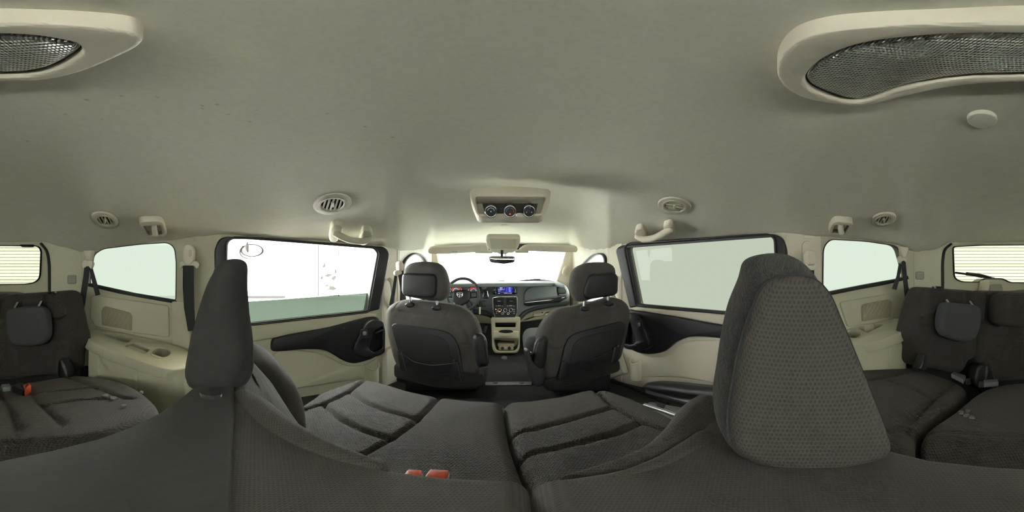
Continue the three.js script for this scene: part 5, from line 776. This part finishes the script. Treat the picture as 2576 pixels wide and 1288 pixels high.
// ---------- floor furniture ----------
{
  const fl = level(HF), g = thing('folded_armrest', 'black padded armrest lying level beside the sliding door', 'armrest');
  const f = side(1636, 2.65, 1800, 2.25);
  obj('armrest_pad', puff(f, curve([[1637, 972], [1641, 964], [1652, 959], [1700, 961], [1760, 967], [1830, 976], [1850, 990], [1840, 1006], [1800, 1004], [1740, 996], [1690, 987], [1650, 979]], 70), { t: 0.13, r: 0.035, crown: 0.01, off: 0.08, n: 110, rings: 18 }), M.leather, g);
  obj('armrest_shell', ext(f, curve([[1640, 977], [1690, 989], [1740, 998], [1800, 1006], [1840, 1008], [1840, 1030], [1790, 1026], [1740, 1016], [1694, 1002], [1656, 988]], 60), { t: 0.09, b: 0.02, off: 0.06, seg: 4 }), M.shieldGrey, g, 'dark grey armrest underside');
  const s = thing('door_sill', 'black ribbed sill plate below the closed sliding door', 'sill');
  obj('sill_plate', ext(level(HF + 0.01), round([[1566, 944], [1600, 938], [1800, 985], [1900, 1020], [1880, 1040], [1640, 968]], 4), { t: 0.02, b: 0.005, off: 0.01 }), M.black, s);
  for (let i = 0; i < 4; i++) obj('sill_rib', tube([[1578 + i * 7, 943 - i], [1700, 974 - i * 4], [1850, 1020 - i * 6]].map(p => level(HF + 0.02).at(p[0], p[1], 0.006)), 0.006, { n: 16, k: 6 }), M.blackSatin, s);
  const c = thing('floor_hatch', 'grey floor storage lid with latch beside the bench', 'floor lid');
  obj('lid', ext(level(HF + 0.14), round([[1612, 1016], [1640, 1012], [1680, 1018], [1755, 1031, 6], [1735, 1064, 6], [1700, 1060], [1650, 1036]], 5), { t: 0.05, b: 0.008, off: 0.0 }), M.greyPlastic, c);
  obj('latch_recess', ext(level(HF + 0.14), round([[1618, 1018], [1650, 1012], [1676, 1018, 5], [1668, 1030, 4], [1640, 1030]], 4), { t: 0.01, b: 0.002, off: 0.003 }), M.rubber, c);
  obj('latch', ext(level(HF + 0.145), curve([[1628, 1018], [1640, 1014], [1652, 1020], [1650, 1027], [1636, 1026]], 30), { t: 0.012, b: 0.003, off: 0.006 }), M.greyPlastic, c);
  obj('lid_plug', ext(level(HF + 0.14), oval(1717, 1031, 9, 4.5), { t: 0.006, b: 0.002, off: 0.004 }), M.dashDark, c);
  const h = thing('fold_handle', 'pale metal fold bar beside the bench cushion', 'handle');
  obj('bar', tube([[1622, 1019], [1660, 1031], [1704, 1046]].map(p => level(HF + 0.2).at(p[0], p[1])), 0.010, { n: 20, k: 10 }), M.steel, h);
  obj('bar_end', tube([[1704, 1046], [1709, 1050], [1706, 1056]].map(p => level(HF + 0.2).at(p[0], p[1])), 0.007, { n: 12, k: 8 }), M.chrome, h);
  const t = thing('floor_track', 'grey metal seat rail strip on the carpet between the front seats', 'rail');
  obj('rail', ext(level(HF + 0.006), [[1221, 962], [1337, 961], [1337, 967], [1221, 968]], { t: 0.012, b: 0.003, off: 0.004 }), M.steel, t);
  for (const x of [1246, 1312]) obj('rail_plug', ext(level(HF + 0.006), oval(x, 965, 6, 2), { t: 0.01, b: 0.002, off: 0.01 }), M.greyPlastic, t);
  single('carpet_plug', ext(level(HF), oval(1268.5, 902, 7.5, 3.6), { t: 0.02, b: 0.004, off: 0.012 }), M.greyPlastic, 'grey round cap on the carpet before the console tower', 'cap');
  const k = thing('seat_track', 'black seat slide beneath the steering wheel side seat', 'rail'); obj('slide', ext(level(HF + 0.01), [[975, 940], [1005, 948], [1020, 962], [985, 952]], { t: 0.03, b: 0.006, off: 0.02 }), M.blackSatin, k);
  obj('slide_lever', post(level(HF).at(980, 944, 0.03), level(HF).at(1010, 958, 0.03), 0.008), M.steel, k);
  const ck = thing('floor_seam', 'raised carpet seam running along the sliding door', 'seam'); obj('seam', tube([[1500, 955], [1560, 968], [1620, 992], [1680, 1020]].map(p => level(HF).at(p[0], p[1], 0.008)), 0.014, { n: 24, k: 8 }), M.carpet, ck);
}
// ---------- rear glass bits ----------
{
  const w = thing('rear_wiper', 'black rear wiper across the notched rear window', 'wiper'), d = 2.45;
  obj('wiper_blade', tube([[2404, 686], [2440, 691], [2470, 697]].map(p => P(p[0], p[1], d)), 0.006, { n: 16, k: 6 }), M.rubber, w);
  obj('wiper_arm', tube([[2432, 689], [2465, 693], [2498, 702]].map(p => P(p[0], p[1], d + 0.02)), 0.010, { n: 16, k: 8 }), M.black, w);
  obj('wiper_pivot', post(P(2497, 702, d + 0.02), P(2497, 716, 2.38), 0.012), M.black, w);
  const m = thing('wiper_motor_cover', 'beige latch housing on the notched hatch trim', 'cover'), f = face(2.3);
  obj('housing', ext(f, round([[2478, 735], [2484, 706, 6], [2516, 706, 6], [2524, 735]], 4), { t: 0.06, b: 0.012, off: 0.01 }), M.beige, m);
  obj('latch_plate', ext(f, round([[2482, 740], [2486, 715], [2514, 715], [2520, 740]], 3), { t: 0.02, b: 0.004, off: 0.016 }), mat(lin(0.3, 0.28, 0.22), 0.7), m, 'brown latch plate');
  const l = thing('high_brake_lamp', 'small dark lamp at the top of the plain rear window', 'lamp'); obj('lamp_body', ext(face(2.33), round([[48, 615], [76, 615], [74, 622], [52, 622]], 3), { t: 0.03, b: 0.006, off: 0 }), M.black, l);
  for (const [x, y, lab] of [[140, 735, 'small black release tab on the seat back by the plain rear window'], [2352, 722, 'small black release tab on the seat back by the rear wiper']]) { const r = thing('release_tab', lab, 'tab'); obj('tab', ext(face(2.2), round([[x - 10, y - 1], [x + 3, y - 3], [x + 6, y + 4], [x - 6, y + 4]], 2), { t: 0.03, b: 0.004, off: 0.03 }), M.black, r); obj('tab_pin', post(P(x, y, 2.16), P(x + 2, y + 6, 2.19), 0.004), M.steel, r); }
  const r = thing('hanging_ring', 'grey ring hanging outside the half lowered window', 'ring'), rf = new Plane(P(634, 630, 2.95), new V3(1, 0, 0.1), new V3(0.1, 0.12, 1));
  const t = new THREE.TorusGeometry(1, 0.1, 10, 48); t.scale(S(26, 2.95), S(15, 2.95), S(26, 2.95)); t.applyMatrix4(rf.m); obj('ring', t, mat(lin(0.0045, 0.0042, 0.0062), 0.7), r);
  obj('loop_wire', tube([[612, 618], [604, 630], [605, 640], [612, 647], [622, 650]].map(p => P(p[0], p[1], 2.94)), 0.004, { n: 30, k: 6 }), mat(lin(0.006, 0.004, 0.006), 0.7), r);
  obj('lens_charm', ext(face(2.93), curve([[616, 620], [622, 608], [625, 625], [623, 636], [618, 630]], 30), { t: 0.01, b: 0.003, off: 0 }), mat(lin(0.008, 0.005, 0.009), 0.6), r, 'purple grey glass charm');
  obj('cord', post(P(622, 608, 2.94), P(623, 560, 2.94), 0.002, 6), M.rubber, r);
}
settle();
renderer.render(scene, camera);
